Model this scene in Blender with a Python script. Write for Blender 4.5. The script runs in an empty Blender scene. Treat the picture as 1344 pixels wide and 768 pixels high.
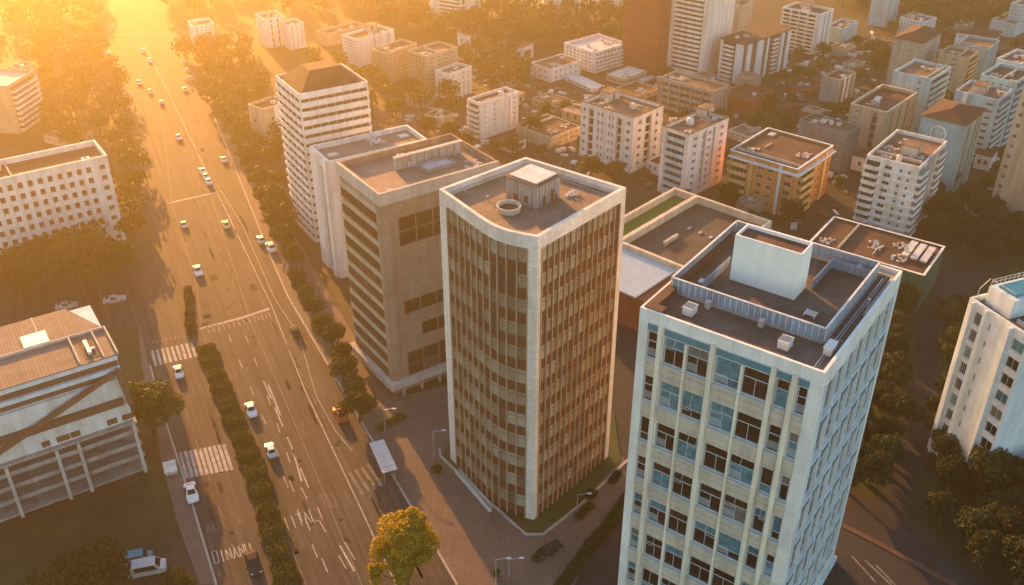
import bpy, math, random
import numpy as np
from math import sin, cos, tan, atan, atan2, radians, hypot, pi, sqrt
from mathutils import Vector, Matrix
random.seed(7); RNG = np.random.default_rng(7)
SC = bpy.context.scene
COL = SC.collection
# ------------------------------------------------------------------ camera
CAMH = 110.0
FPX = 1275.57
TH = radians(31.4454)
CX, CY = 672.0, 384.0
cam_d = bpy.data.cameras.new('camera'); cam = bpy.data.objects.new('camera', cam_d); COL.objects.link(cam)
cam.location = (0, 0, CAMH); cam.rotation_euler = (pi/2 - TH, 0, 0)
cam_d.sensor_width = 36; cam_d.lens = 36*FPX/1344; cam_d.clip_start = 0.5; cam_d.clip_end = 6000
SC.camera = cam
def P(x, y, z=0.0):
    """photo pixel -> point of the world lying at height z"""
    a = (x-CX)/FPX; b = (y-CY)/FPX
    d = (a, cos(TH)-b*sin(TH), -sin(TH)-b*cos(TH))
    t = (z-CAMH)/d[2]
    return Vector((d[0]*t, d[1]*t, z))
def height_at(x, yt, yb):
    """height of a vertical edge whose foot lies at pixel row yb and head at (x, yt)"""
    vy = CY + FPX/tan(TH)
    xb = x + (CX-x)*(yb-yt)/(vy-yt)
    g = P(xb, yb)
    b = (yt-CY)/FPX
    return CAMH + (-sin(TH)-b*cos(TH))*g.y/(cos(TH)-b*sin(TH))
# ------------------------------------------------------------------ materials
MATS = {}
def mat(name, col, rough=0.85, var=0.25, scale=0.3, spec=0.3, metal=0.0, lines=None, bump=0.0, rnd=0.0, col2=None, emit=None, streak=0.0, patch=0.0):
    if name in MATS: return MATS[name]
    m = bpy.data.materials.new(name); m.use_nodes = True; nt = m.node_tree; N = nt.nodes; L = nt.links
    b = N['Principled BSDF']; b.inputs['Roughness'].default_value = rough
    b.inputs['Specular IOR Level'].default_value = spec; b.inputs['Metallic'].default_value = metal
    tc = N.new('ShaderNodeTexCoord')
    nz = N.new('ShaderNodeTexNoise'); nz.inputs['Scale'].default_value = scale; nz.inputs['Detail'].default_value = 8; nz.inputs['Roughness'].default_value = 0.65
    L.new(tc.outputs['Object'], nz.inputs['Vector'])
    rp = N.new('ShaderNodeValToRGB'); rp.color_ramp.elements[0].position = 0.3; rp.color_ramp.elements[1].position = 0.7
    c = np.array(col, float); c2 = np.array(col2, float) if col2 is not None else None
    lo = c*(1-var); hi = np.minimum(c*(1+var*0.6), 0.95)
    if c2 is not None: lo = c2; hi = c
    rp.color_ramp.elements[0].color = (*lo, 1); rp.color_ramp.elements[1].color = (*hi, 1)
    L.new(nz.outputs['Fac'], rp.inputs['Fac']); out = rp.outputs['Color']
    def mul(out, fac_out, amt):
        mx = N.new('ShaderNodeMix'); mx.data_type = 'RGBA'; mx.blend_type = 'MULTIPLY'; mx.inputs['Factor'].default_value = amt
        L.new(out, mx.inputs['A']); L.new(fac_out, mx.inputs['B']); return mx.outputs['Result']
    # second, finer layer of dirt
    n2 = N.new('ShaderNodeTexNoise'); n2.inputs['Scale'].default_value = scale*9; n2.inputs['Detail'].default_value = 6
    L.new(tc.outputs['Object'], n2.inputs['Vector'])
    r2 = N.new('ShaderNodeValToRGB'); r2.color_ramp.elements[0].position = 0.35; r2.color_ramp.elements[0].color = (.72, .70, .68, 1)
    r2.color_ramp.elements[1].position = 0.62; r2.color_ramp.elements[1].color = (1, 1, 1, 1)
    L.new(n2.outputs['Fac'], r2.inputs['Fac']); out = mul(out, r2.outputs['Color'], min(1, var*2.2))
    if streak:
        mp = N.new('ShaderNodeMapping'); mp.inputs['Scale'].default_value = (.75, .75, 0.07); L.new(tc.outputs['Object'], mp.inputs['Vector'])
        ns = N.new('ShaderNodeTexNoise'); ns.inputs['Scale'].default_value = 1.0; ns.inputs['Detail'].default_value = 6; L.new(mp.outputs['Vector'], ns.inputs['Vector'])
        rs = N.new('ShaderNodeValToRGB'); rs.color_ramp.elements[0].position = 0.38; rs.color_ramp.elements[0].color = (.60, .55, .49, 1)
        rs.color_ramp.elements[1].position = 0.58; rs.color_ramp.elements[1].color = (1, 1, 1, 1); L.new(ns.outputs['Fac'], rs.inputs['Fac'])
        out = mul(out, rs.outputs['Color'], streak)
    if patch:
        vo = N.new('ShaderNodeTexVoronoi'); vo.inputs['Scale'].default_value = 0.35; L.new(tc.outputs['Object'], vo.inputs['Vector'])
        rv = N.new('ShaderNodeValToRGB'); rv.color_ramp.interpolation = 'CONSTANT'
        rv.color_ramp.elements[0].color = (1, 1, 1, 1); rv.color_ramp.elements[1].position = 0.72; rv.color_ramp.elements[1].color = (.55, .52, .5, 1)
        sp = N.new('ShaderNodeSeparateColor'); L.new(vo.outputs['Color'], sp.inputs['Color']); L.new(sp.outputs[0], rv.inputs['Fac'])
        out = mul(out, rv.outputs['Color'], patch)
    if lines:
        # (width, height, mortar, darkness, vertical?) joints of panels, planks or tiles
        w, h, mo, dk = lines[:4]
        bt = N.new('ShaderNodeTexBrick'); bt.inputs['Scale'].default_value = 1; bt.offset = lines[5] if len(lines) > 5 else 0
        bt.inputs['Brick Width'].default_value = w; bt.inputs['Row Height'].default_value = h; bt.inputs['Mortar Size'].default_value = mo
        bt.inputs['Mortar Smooth'].default_value = 0.1; bt.inputs['Bias'].default_value = 0.0
        bt.inputs['Color1'].default_value = (1, 1, 1, 1); bt.inputs['Color2'].default_value = (.86, .86, .86, 1); bt.inputs['Mortar'].default_value = (dk, dk, dk, 1)
        if lines[4] == 'wall':   # x+y along the wall, z up
            sx = N.new('ShaderNodeSeparateXYZ'); L.new(tc.outputs['Object'], sx.inputs['Vector'])
            ad = N.new('ShaderNodeMath'); ad.operation = 'ADD'; L.new(sx.outputs[0], ad.inputs[0]); L.new(sx.outputs[1], ad.inputs[1])
            cb = N.new('ShaderNodeCombineXYZ'); L.new(ad.outputs[0], cb.inputs[0]); L.new(sx.outputs[2], cb.inputs[1]); L.new(cb.outputs[0], bt.inputs['Vector'])
        else: L.new(tc.outputs['Object'], bt.inputs['Vector'])
        out = mul(out, bt.outputs['Color'], 1.0)
    if rnd:
        oi = N.new('ShaderNodeObjectInfo'); rr = N.new('ShaderNodeValToRGB')
        rr.color_ramp.elements[0].color = (1-rnd, 1-rnd, 1-rnd, 1); rr.color_ramp.elements[1].color = (1, 1, 1, 1)
        L.new(oi.outputs['Random'], rr.inputs['Fac']); out = mul(out, rr.outputs['Color'], 1.0)
    L.new(out, b.inputs['Base Color'])
    if bump:
        bp = N.new('ShaderNodeBump'); bp.inputs['Strength'].default_value = bump; bp.inputs['Distance'].default_value = 0.05
        L.new(n2.outputs['Fac'], bp.inputs['Height']); L.new(bp.outputs['Normal'], b.inputs['Normal'])
    if emit:
        b.inputs['Emission Color'].default_value = (*emit[0], 1); b.inputs['Emission Strength'].default_value = emit[1]
    MATS[name] = m; return m
def glass(name, cols, rough=0.12, blind=None):
    """window glass seen from outside: dark or tinted pane, a different one for every window"""
    if name in MATS: return MATS[name]
    m = bpy.data.materials.new(name); m.use_nodes = True; nt = m.node_tree; N = nt.nodes; L = nt.links
    b = N['Principled BSDF']; b.inputs['Roughness'].default_value = rough; b.inputs['Specular IOR Level'].default_value = 0.6
    oi = N.new('ShaderNodeObjectInfo'); rp = N.new('ShaderNodeValToRGB'); rp.color_ramp.interpolation = 'CONSTANT'
    tot = sum(w for w, c in cols); acc = 0
    while len(rp.color_ramp.elements) < len(cols): rp.color_ramp.elements.new(0.5)
    for e, (w, c) in zip(rp.color_ramp.elements, cols):
        e.position = acc/tot; acc += w; e.color = (*c, 1)
    L.new(oi.outputs['Random'], rp.inputs['Fac'])
    tc = N.new('ShaderNodeTexCoord'); nz = N.new('ShaderNodeTexNoise'); nz.inputs['Scale'].default_value = 1.3; nz.inputs['Detail'].default_value = 3
    L.new(tc.outputs['Object'], nz.inputs['Vector'])
    r2 = N.new('ShaderNodeValToRGB'); r2.color_ramp.elements[0].color = (.55, .55, .55, 1); r2.color_ramp.elements[0].position = .35
    r2.color_ramp.elements[1].color = (1, 1, 1, 1); r2.color_ramp.elements[1].position = .6; L.new(nz.outputs['Fac'], r2.inputs['Fac'])
    mx = N.new('ShaderNodeMix'); mx.data_type = 'RGBA'; mx.blend_type = 'MULTIPLY'; mx.inputs['Factor'].default_value = 1
    L.new(rp.outputs['Color'], mx.inputs['A']); L.new(r2.outputs['Color'], mx.inputs['B']); L.new(mx.outputs['Result'], b.inputs['Base Color'])
    MATS[name] = m; return m
def leafmat(name, col, col2, trans=0.25):
    if name in MATS: return MATS[name]
    m = bpy.data.materials.new(name); m.use_nodes = True; nt = m.node_tree; N = nt.nodes; L = nt.links
    b = N['Principled BSDF']; b.inputs['Roughness'].default_value = 0.7; b.inputs['Specular IOR Level'].default_value = 0.15
    ge = N.new('ShaderNodeNewGeometry'); rp = N.new('ShaderNodeValToRGB')
    rp.color_ramp.elements[0].color = (*col2, 1); rp.color_ramp.elements[1].color = (*col, 1)
    L.new(ge.outputs['Random Per Island'], rp.inputs['Fac'])
    oi = N.new('ShaderNodeObjectInfo'); hs = N.new('ShaderNodeHueSaturation')
    mr = N.new('ShaderNodeMapRange'); mr.inputs['To Min'].default_value = 0.7; mr.inputs['To Max'].default_value = 1.3
    mr.inputs['To Min'].default_value = 0.6; mr.inputs['To Max'].default_value = 1.45
    mh = N.new('ShaderNodeMapRange'); mh.inputs['To Min'].default_value = 0.475; mh.inputs['To Max'].default_value = 0.53
    ml = N.new('ShaderNodeMath'); ml.operation = 'MULTIPLY'; ml.inputs[1].default_value = 7.31; mf = N.new('ShaderNodeMath'); mf.operation = 'FRACT'
    L.new(oi.outputs['Random'], ml.inputs[0]); L.new(ml.outputs[0], mf.inputs[0]); L.new(mf.outputs[0], mh.inputs['Value']); L.new(mh.outputs['Result'], hs.inputs['Hue'])
    L.new(oi.outputs['Random'], mr.inputs['Value']); L.new(mr.outputs['Result'], hs.inputs['Value']); L.new(rp.outputs['Color'], hs.inputs['Color'])
    L.new(hs.outputs['Color'], b.inputs['Base Color'])
    tr = N.new('ShaderNodeBsdfTranslucent'); L.new(hs.outputs['Color'], tr.inputs['Color'])
    ms = N.new('ShaderNodeMixShader'); ms.inputs['Fac'].default_value = trans
    L.new(b.outputs[0], ms.inputs[1]); L.new(tr.outputs[0], ms.inputs[2]); L.new(ms.outputs[0], N['Material Output'].inputs['Surface'])
    MATS[name] = m; return m
# ------------------------------------------------------------------ mesh builder
class MB:
    def __init__(s): s.v = []; s.f = []; s.m = []
    def quad(s, a, b, c, d, m=0):
        i = len(s.v); s.v += [tuple(a), tuple(b), tuple(c), tuple(d)]; s.f.append((i, i+1, i+2, i+3)); s.m.append(m)
    def poly(s, pts, m=0):
        i = len(s.v); s.v += [tuple(p) for p in pts]; s.f.append(tuple(range(i, i+len(pts)))); s.m.append(m)
    def box(s, x0, x1, y0, y1, z0, z1, m=0, bottom=True):
        i = len(s.v)
        s.v += [(x0,y0,z0),(x1,y0,z0),(x1,y1,z0),(x0,y1,z0),(x0,y0,z1),(x1,y0,z1),(x1,y1,z1),(x0,y1,z1)]
        F = [(4,5,6,7),(0,1,5,4),(1,2,6,5),(2,3,7,6),(3,0,4,7)]
        if bottom: F.append((3,2,1,0))
        for f in F: s.f.append(tuple(i+k for k in f)); s.m.append(m)
    def prism(s, pts, z0, z1, m=0, top=True, mt=None, bottom=False):
        """vertical prism over a CCW polygon"""
        n = len(pts); i = len(s.v)
        s.v += [(p[0], p[1], z0) for p in pts] + [(p[0], p[1], z1) for p in pts]
        for k in range(n):
            j = (k+1) % n; s.f.append((i+k, i+j, i+n+j, i+n+k)); s.m.append(m)
        if top: s.f.append(tuple(range(i+n, i+2*n))); s.m.append(m if mt is None else mt)
        if bottom: s.f.append(tuple(reversed(range(i, i+n)))); s.m.append(m)
    def bar(s, a, b, w, h=None, m=0, up=Vector((0,0,1))):
        """rectangular bar from a to b"""
        a = Vector(a); b = Vector(b); h = h or w; d = (b-a)
        if d.length < 1e-6: return
        d.normalize(); sd = d.cross(up)
        if sd.length < 1e-3: sd = d.cross(Vector((0,1,0)))
        sd.normalize(); u2 = sd.cross(d).normalized(); sd = sd*w/2; u2 = u2*h/2
        i = len(s.v)
        for e in (a, b):
            for q in (-sd-u2, sd-u2, sd+u2, -sd+u2): s.v.append(tuple(e+q))
        for f in ((0,1,5,4),(1,2,6,5),(2,3,7,6),(3,0,4,7),(3,2,1,0),(4,5,6,7)): s.f.append(tuple(i+k for k in f)); s.m.append(m)
    def tube(s, a, b, r0, r1=None, n=8, m=0, cap=True):
        a = Vector(a); b = Vector(b); r1 = r0 if r1 is None else r1; d = (b-a).normalized()
        x = d.orthogonal().normalized(); y = d.cross(x); i = len(s.v)
        for e, r in ((a, r0), (b, r1)):
            for k in range(n):
                t = 2*pi*k/n; s.v.append(tuple(e+x*(r*cos(t))+y*(r*sin(t))))
        for k in range(n):
            j = (k+1) % n; s.f.append((i+k, i+j, i+n+j, i+n+k)); s.m.append(m)
        if cap: s.f.append(tuple(range(i+n, i+2*n))); s.m.append(m); s.f.append(tuple(reversed(range(i, i+n)))); s.m.append(m)
    def mesh(s, name, mats):
        me = bpy.data.meshes.new(name); me.from_pydata(s.v, [], s.f)
        for m in (mats if isinstance(mats, (list, tuple)) else [mats]): me.materials.append(m)
        me.polygons.foreach_set('material_index', s.m); me.update(); return me
    def build(s, name, mats, parent=None):
        return obj(name, s.mesh(name, mats), parent)
def obj(name, me, parent=None, loc=None, rz=0.0):
    o = bpy.data.objects.new(name, me); COL.objects.link(o)
    if parent is not None: o.parent = parent
    if loc is not None: o.location = loc
    if rz: o.rotation_euler = (0, 0, rz)
    return o
def tag(o, label, cat, group=None):
    o['label'] = label; o['category'] = cat
    if group: o['group'] = group
    return o
def struct(name, mb, m, label=None):
    o = mb.build(name, m); o['kind'] = 'structure'
    if label: o['label'] = label
    return o
def thing(name, label, cat, loc, rz=0.0, group=None):
    o = bpy.data.objects.new(name, None); COL.objects.link(o); o.empty_display_size = 0.5
    o.location = loc; o.rotation_euler = (0, 0, rz); return tag(o, label, cat, group)
def kids(o): return [c for c in COL.objects if c.parent is o] if False else list(o.children)
def dup(o, loc, rz, label, group=None, scale=None, recolor=None):
    r = o.copy(); COL.objects.link(r); r.location = loc; r.rotation_euler = (0, 0, rz); r['label'] = label
    if group: r['group'] = group
    if scale: r.scale = scale
    for ch in list(o.children):
        c = ch.copy(); COL.objects.link(c); c.parent = r
        if recolor and ch.name.split('.')[0] in recolor:
            c.data = recolor[ch.name.split('.')[0]]
        for g in list(ch.children):
            d = g.copy(); COL.objects.link(d); d.parent = c
    return r
def ground_poly(mb, pts, z, m=0):
    q = [P(x, y, 0) for x, y in pts]
    area = sum(q[i].x*q[(i+1)%len(q)].y - q[(i+1)%len(q)].x*q[i].y for i in range(len(q)))
    if area < 0: q = q[::-1]
    # triangulate concave polygons
    from mathutils.geometry import tessellate_polygon
    tr = tessellate_polygon([[Vector((p.x, p.y, 0)) for p in q]])
    i = len(mb.v); mb.v += [(p.x, p.y, z) for p in q]
    for t in tr:
        a, b, c = [q[k] for k in t]
        if (b-a).cross(c-a).z < 0: t = (t[0], t[2], t[1])
        mb.f.append(tuple(i+k for k in t)); mb.m.append(m)
def strip(mb, pts, w, z, m=0, h=None):
    """a band of width w along a world polyline, flat (h None) or a raised kerb"""
    for a, b in zip(pts[:-1], pts[1:]):
        a = Vector((a[0], a[1], 0)); b = Vector((b[0], b[1], 0)); d = (b-a)
        if d.length < 1e-4: continue
        n = Vector((-d.y, d.x, 0)).normalized()*w/2
        if h is None: mb.quad((*(a-n).xy, z), (*(b-n).xy, z), (*(b+n).xy, z), (*(a+n).xy, z), m)
        else: mb.prism([(a-n).xy, (b-n).xy, (b+n).xy, (a+n).xy], z, z+h, m)
SKY=.105; SUNC=(1,.44,.10); HZC=(.98,.80,.42); HZD=.00075; HZG=.85; EXPO=2.1; SEL=12
# ------------------------------------------------------------------ palette
mat('white wall', (.76,.74,.70), streak=.45, var=.15)
mat('cream wall', (.60,.54,.43), streak=.45, var=.15)
mat('cool white wall', (.60,.69,.72), streak=.3, var=.15)
mat('teal wall', (.17,.37,.45), streak=.5, var=.18)
mat('pale teal wall', (.34,.54,.62), streak=.5, var=.18)
mat('slate wall', (.13,.19,.23), streak=.5, var=.2)
mat('grey wall', (.34,.35,.34), streak=.55, var=.2)
mat('beige wall', (.45,.38,.28), streak=.5, var=.2)
mat('ochre wall', (.50,.24,.09), streak=.5, var=.2)
mat('yellow wall', (.58,.42,.20), streak=.4, var=.2)
mat('brick wall', (.30,.09,.055), streak=.3, var=.2, lines=(1.2,.5,.02,.75,'wall',.5))
mat('red ribbed wall', (.30,.075,.05), streak=.3, var=.2, lines=(60,.9,.16,.35,'wall'))
mat('concrete', (.36,.34,.31), streak=.5, var=.25)
mat('pale concrete', (.50,.47,.42), streak=.4, var=.2)
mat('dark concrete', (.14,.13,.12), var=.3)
mat('brown roof', (.12,.06,.04), col2=(.05,.028,.02), var=.3, scale=.35, patch=.55, bump=.4)
mat('tar roof', (.095,.08,.072), col2=(.045,.04,.037), var=.3, scale=.3, patch=.5, bump=.4)
mat('red roof', (.085,.036,.027), col2=(.045,.024,.02), var=.3, scale=.4, lines=(.9,.45,.04,.6,'flat',.5), bump=.4)
mat('stained roof', (.27,.165,.11), col2=(.07,.045,.033), var=.3, scale=.28, patch=.5, bump=.4)
mat('white roof', (.62,.62,.60), var=.2, scale=.4, lines=(1.1,40,.05,.7,'flat'))
mat('rib roof', (.36,.27,.20), col2=(.22,.16,.12), var=.25, scale=.3, lines=(.55,60,.07,.55,'flat'))
mat('tile wall', (.34,.25,.18), streak=.35, var=.15, lines=(2.1,1.6,.03,.55,'wall'))
mat('white tile', (.74,.70,.62), streak=.35, var=.12, lines=(.75,.55,.02,.72,'wall',.5))
mat('white panel', (.80,.79,.73), streak=.22, var=.12, lines=(2.6,6.0,.02,.6,'wall'))
mat('cream panel', (.60,.54,.42), streak=.45, var=.15, lines=(30,.95,.03,.45,'wall'))
mat('blue sheet', (.22,.33,.45), rough=.5, streak=.45, var=.2, lines=(.8,60,.03,.4,'wall'))
mat('grey sheet', (.38,.38,.37), rough=.5, streak=.5, var=.2, lines=(.55,60,.05,.5,'wall'))
mat('metal', (.45,.46,.47), rough=.4, metal=.5, var=.2, scale=1)
mat('pale metal', (.62,.62,.60), rough=.5, var=.2, scale=1)
mat('rust', (.15,.065,.032), var=.4, scale=1.5)
mat('louvre', (.13,.052,.028), var=.25, scale=.6)
mat('frame grey', (.46,.50,.50), var=.15, scale=1)
mat('frame white', (.62,.62,.60), var=.15, scale=1)
mat('frame brown', (.12,.07,.045), var=.2, scale=1)
mat('net', (.02,.10,.07), var=.4, scale=.8)
GD = glass('dark glass', [(5,(.015,.017,.02)), (2,(.03,.032,.035)), (1.2,(.10,.10,.095)), (.8,(.05,.075,.085))])
GT = glass('teal glass', [(4,(.012,.014,.014)), (1.2,(.03,.025,.02)), (2.2,(.075,.24,.29)), (1.0,(.035,.15,.20)), (.7,(.16,.17,.16))])
GB = glass('blind glass', [(5,(.28,.235,.165)), (3,(.20,.16,.11)), (1.2,(.09,.06,.04)), (1.5,(.36,.33,.25))], rough=.3)
GO = glass('amber glass', [(4,(.075,.038,.02)), (2,(.11,.06,.032)), (1,(.16,.10,.07))])
TEAL = mat('teal panel', (.06,.23,.28), rough=.25, var=.2, scale=.8)
# ------------------------------------------------------------------ buildings
WC = {}
def window_mesh(w, h, g, fr, mull=1, tr=0):
    k = (round(w,1), round(h,1), g.name, fr.name, mull, tr)
    if k in WC: return WC[k]
    m = MB(); w, h = k[0], k[1]; t = min(.09, w*.12)
    m.quad((-w/2,0,0),(w/2,0,0),(w/2,0,h),(-w/2,0,h),0)
    for a,b,c,d in ((-w/2,-w/2+t,0,h),(w/2-t,w/2,0,h),(-w/2+t,w/2-t,0,t),(-w/2+t,w/2-t,h-t,h)): m.box(a,b,-.07,-.004,c,d,1)
    for q in range(1, mull+1):
        x = -w/2+w*q/(mull+1); m.box(x-t*.4,x+t*.4,-.06,-.004,t,h-t,1)
    if tr: m.box(-w/2+t,w/2-t,-.055,-.004,h*tr-t*.4,h*tr+t*.4,1)
    m.box(-w/2-.08,w/2+.08,-.22,-.075,-.1,-.02,1)
    WC[k] = m.mesh('window', [g, fr]); return WC[k]
def fp(face, a, z, d=0.0): return (a,-d,z) if face == 'R' else (-d,a,z)
def fbox(mb, face, a0, a1, d0, d1, z0, z1, m=0):
    if face == 'R': mb.box(a0,a1,-d1,-d0,z0,z1,m)
    else: mb.box(-d1,-d0,a0,a1,z0,z1,m)
def wall_face(mb, face, ln, z0, z1, holes, m=0):
    xs = sorted(set([0, ln]+[h[0] for h in holes]+[h[1] for h in holes])); zs = sorted(set([z0, z1]+[h[2] for h in holes]+[h[3] for h in holes]))
    def q(a0,a1,c0,c1,d0=0,d1=0):
        if face == 'R': mb.quad(fp(face,a0,c0),fp(face,a1,c0),fp(face,a1,c1),fp(face,a0,c1),m)
        else: mb.quad(fp(face,a1,c0),fp(face,a0,c0),fp(face,a0,c1),fp(face,a1,c1),m)
    for i in range(len(xs)-1):
        run = None
        for j in range(len(zs)-1):
            cx = (xs[i]+xs[i+1])/2; cz = (zs[j]+zs[j+1])/2
            hole = any(h[0]<cx<h[1] and h[2]<cz<h[3] for h in holes)
            if hole:
                if run is not None: q(xs[i],xs[i+1],run,zs[j]); run = None
            elif run is None: run = zs[j]
        if run is not None: q(xs[i],xs[i+1],run,zs[-1])
    for a0,a1,c0,c1,rec in holes:    # reveals
        A=fp(face,a0,c0);B=fp(face,a1,c0);C=fp(face,a1,c1);D=fp(face,a0,c1)
        a=fp(face,a0,c0,-rec);b=fp(face,a1,c0,-rec);c=fp(face,a1,c1,-rec);d=fp(face,a0,c1,-rec)
        for w in ((A,B,b,a),(B,C,c,b),(C,D,d,c),(D,A,a,d)): mb.quad(*w,m)
FOOT=[]
class Bld: pass
def frame_of(L, N, R, base, hfrom='N', h=None, rect=True):
    b = Bld()
    if h is None:
        e = {'N':N,'R':R,'L':L}[hfrom]; h = height_at(e[0], e[1], base)
    b.h = h; n = P(*N, h); l = P(*L, h); r = P(*R, h)
    u = (r-n); v = (l-n); b.W = u.length; b.D = v.length
    au = atan2(u.y,u.x); av = atan2(v.y,v.x); d = (av-au) % (2*pi)
    if rect: e = (d-pi/2)/2; au += e
    b.ang = au; b.n = n; b.off = d*180/pi
    b.u = Vector((cos(au), sin(au), 0)); b.v = Vector((-sin(au), cos(au), 0))
    def loc(x, y, z):
        p = P(x, y, z)-b.n; return Vector((p.dot(b.u), p.dot(b.v), z))
    b.loc = loc
    FOOT.append((b.n.xy+(b.u*b.W/2+b.v*b.D/2).xy, hypot(b.W,b.D)/2))
    return b
def face_parts(b, face, spec, wallm, g, fr, holes, late):
    """spec = (floors, z_low_fraction, top_margin, elements); makes holes in the wall and queues parts"""
    nf, zl, zt, els = spec; ln = b.W if face == 'R' else b.D
    z0 = b.h*zl; z1 = b.h-zt; fh = (z1-z0)/nf
    for e in els:
        k = e[0]
        if k == 'w':      # separate windows
            _, a0, a1, n, ww, hh = e[:6]; tr = e[6] if len(e) > 6 else 0; mull = e[7] if len(e) > 7 else 1
            cw = (a1-a0)*ln/n; w = cw*ww
            for f in range(nf):
                for i in range(n):
                    c = a0*ln+cw*(i+.5); s = z0+fh*f+fh*(1-hh)*.55
                    holes.append((c-w/2, c+w/2, s, s+fh*hh, .22)); late.append(('win', face, c, s, w, fh*hh, .21, mull, tr))
        elif k == 'r':    # ribbon windows
            _, a0, a1, n, hh = e[:5]; cw = (a1-a0)*ln/n
            for f in range(nf):
                s = z0+fh*f+fh*(1-hh)*.6
                for i in range(n):
                    c = a0*ln+cw*(i+.5); holes.append((c-cw/2+.02, c+cw/2-.02, s, s+fh*hh, .3)); late.append(('win', face, c, s, cw-.04, fh*hh, .29, 3, 0))
        elif k == 'b':    # balconies with a deep loggia behind
            _, a0, a1, pr = e[:4]; hp = e[4] if len(e) > 4 else .42
            for f in range(nf):
                s = z0+fh*f
                holes.append((a0*ln+.02, a1*ln-.02, s+.12, s+fh-.12, .9)); c = (a0+a1)/2*ln
                late.append(('win', face, c, s+.12, (a1-a0)*ln-.04, fh-.24, .88, 3, 0)); late.append(('balc', face, a0*ln, a1*ln, s, pr, fh*hp))
        elif k == 'p': late.append(('pil', face, e[1]*ln, e[2]*ln, e[3], e[4] if len(e) > 4 else None))
        elif k == 's':
            holes.append((e[1]*ln, e[2]*ln, z0, z1, .8)); late.append(('tall', face, e[1]*ln, e[2]*ln, z0, z1))
        elif k == 'f':
            _, a0, a1, n, pr = e
            for i in range(n+1):
                c = a0*ln+(a1-a0)*ln*i/n; late.append(('fin', face, c, pr, z0, z1))
        elif k == 'k':    # projecting ledge on every floor
            _, a0, a1, pr, hh = e
            for f in range(nf): late.append(('ledge', face, a0*ln, a1*ln, z0+fh*f, pr, fh*hh))
def finish_parts(b, root, late, wallm, g, fr, balm=None):
    for e in late:
        k, face = e[:2]; rz = 0 if face == 'R' else -pi/2
        if k == 'win':
            _,_,c,s,w,h,rec,mull,tr = e; obj('window', window_mesh(w,h,g,fr,mull,tr), root, fp(face,c,s,-rec), rz)
        elif k == 'balc':
            _,_,a0,a1,s,pr,hp = e; m = MB()
            fbox(m,face,a0,a1,.003,pr,s-.08,s+.10); fbox(m,face,a0,a1,pr-.1,pr-.002,s+.101,s+hp)
            fbox(m,face,a0+.002,a0+.1,.004,pr-.101,s+.102,s+hp-.01); fbox(m,face,a1-.1,a1-.002,.004,pr-.101,s+.102,s+hp-.01)
            m.build('balcony', balm or wallm, root)
        elif k == 'pil':
            m = MB(); fbox(m,face,e[2],e[3],.003,e[4],.0,b.h-.05); m.build('pilaster', MATS[e[5]] if e[5] else wallm, root)
        elif k == 'tall':
            m = MB(); _,_,a0,a1,z0,z1 = e; fbox(m,face,a0,a1,-.85,-.78,z0,z1)
            z = z0+1.2
            while z < z1: fbox(m,face,a0,a1,-.77,-.6,z,z+.5,1); z += 2.4
            m.build('stair_window', [g, wallm], root)
        elif k == 'fin':
            m = MB(); fbox(m,face,e[2]-.12,e[2]+.12,.003,e[3],e[4]-.3,e[5]+.3); m.build('fin', balm or wallm, root)
        elif k == 'ledge':
            m = MB(); _,_,a0,a1,s,pr,hh = e; fbox(m,face,a0,a1,.003,pr,s,s+hh); m.build('ledge', balm or wallm, root)
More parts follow.
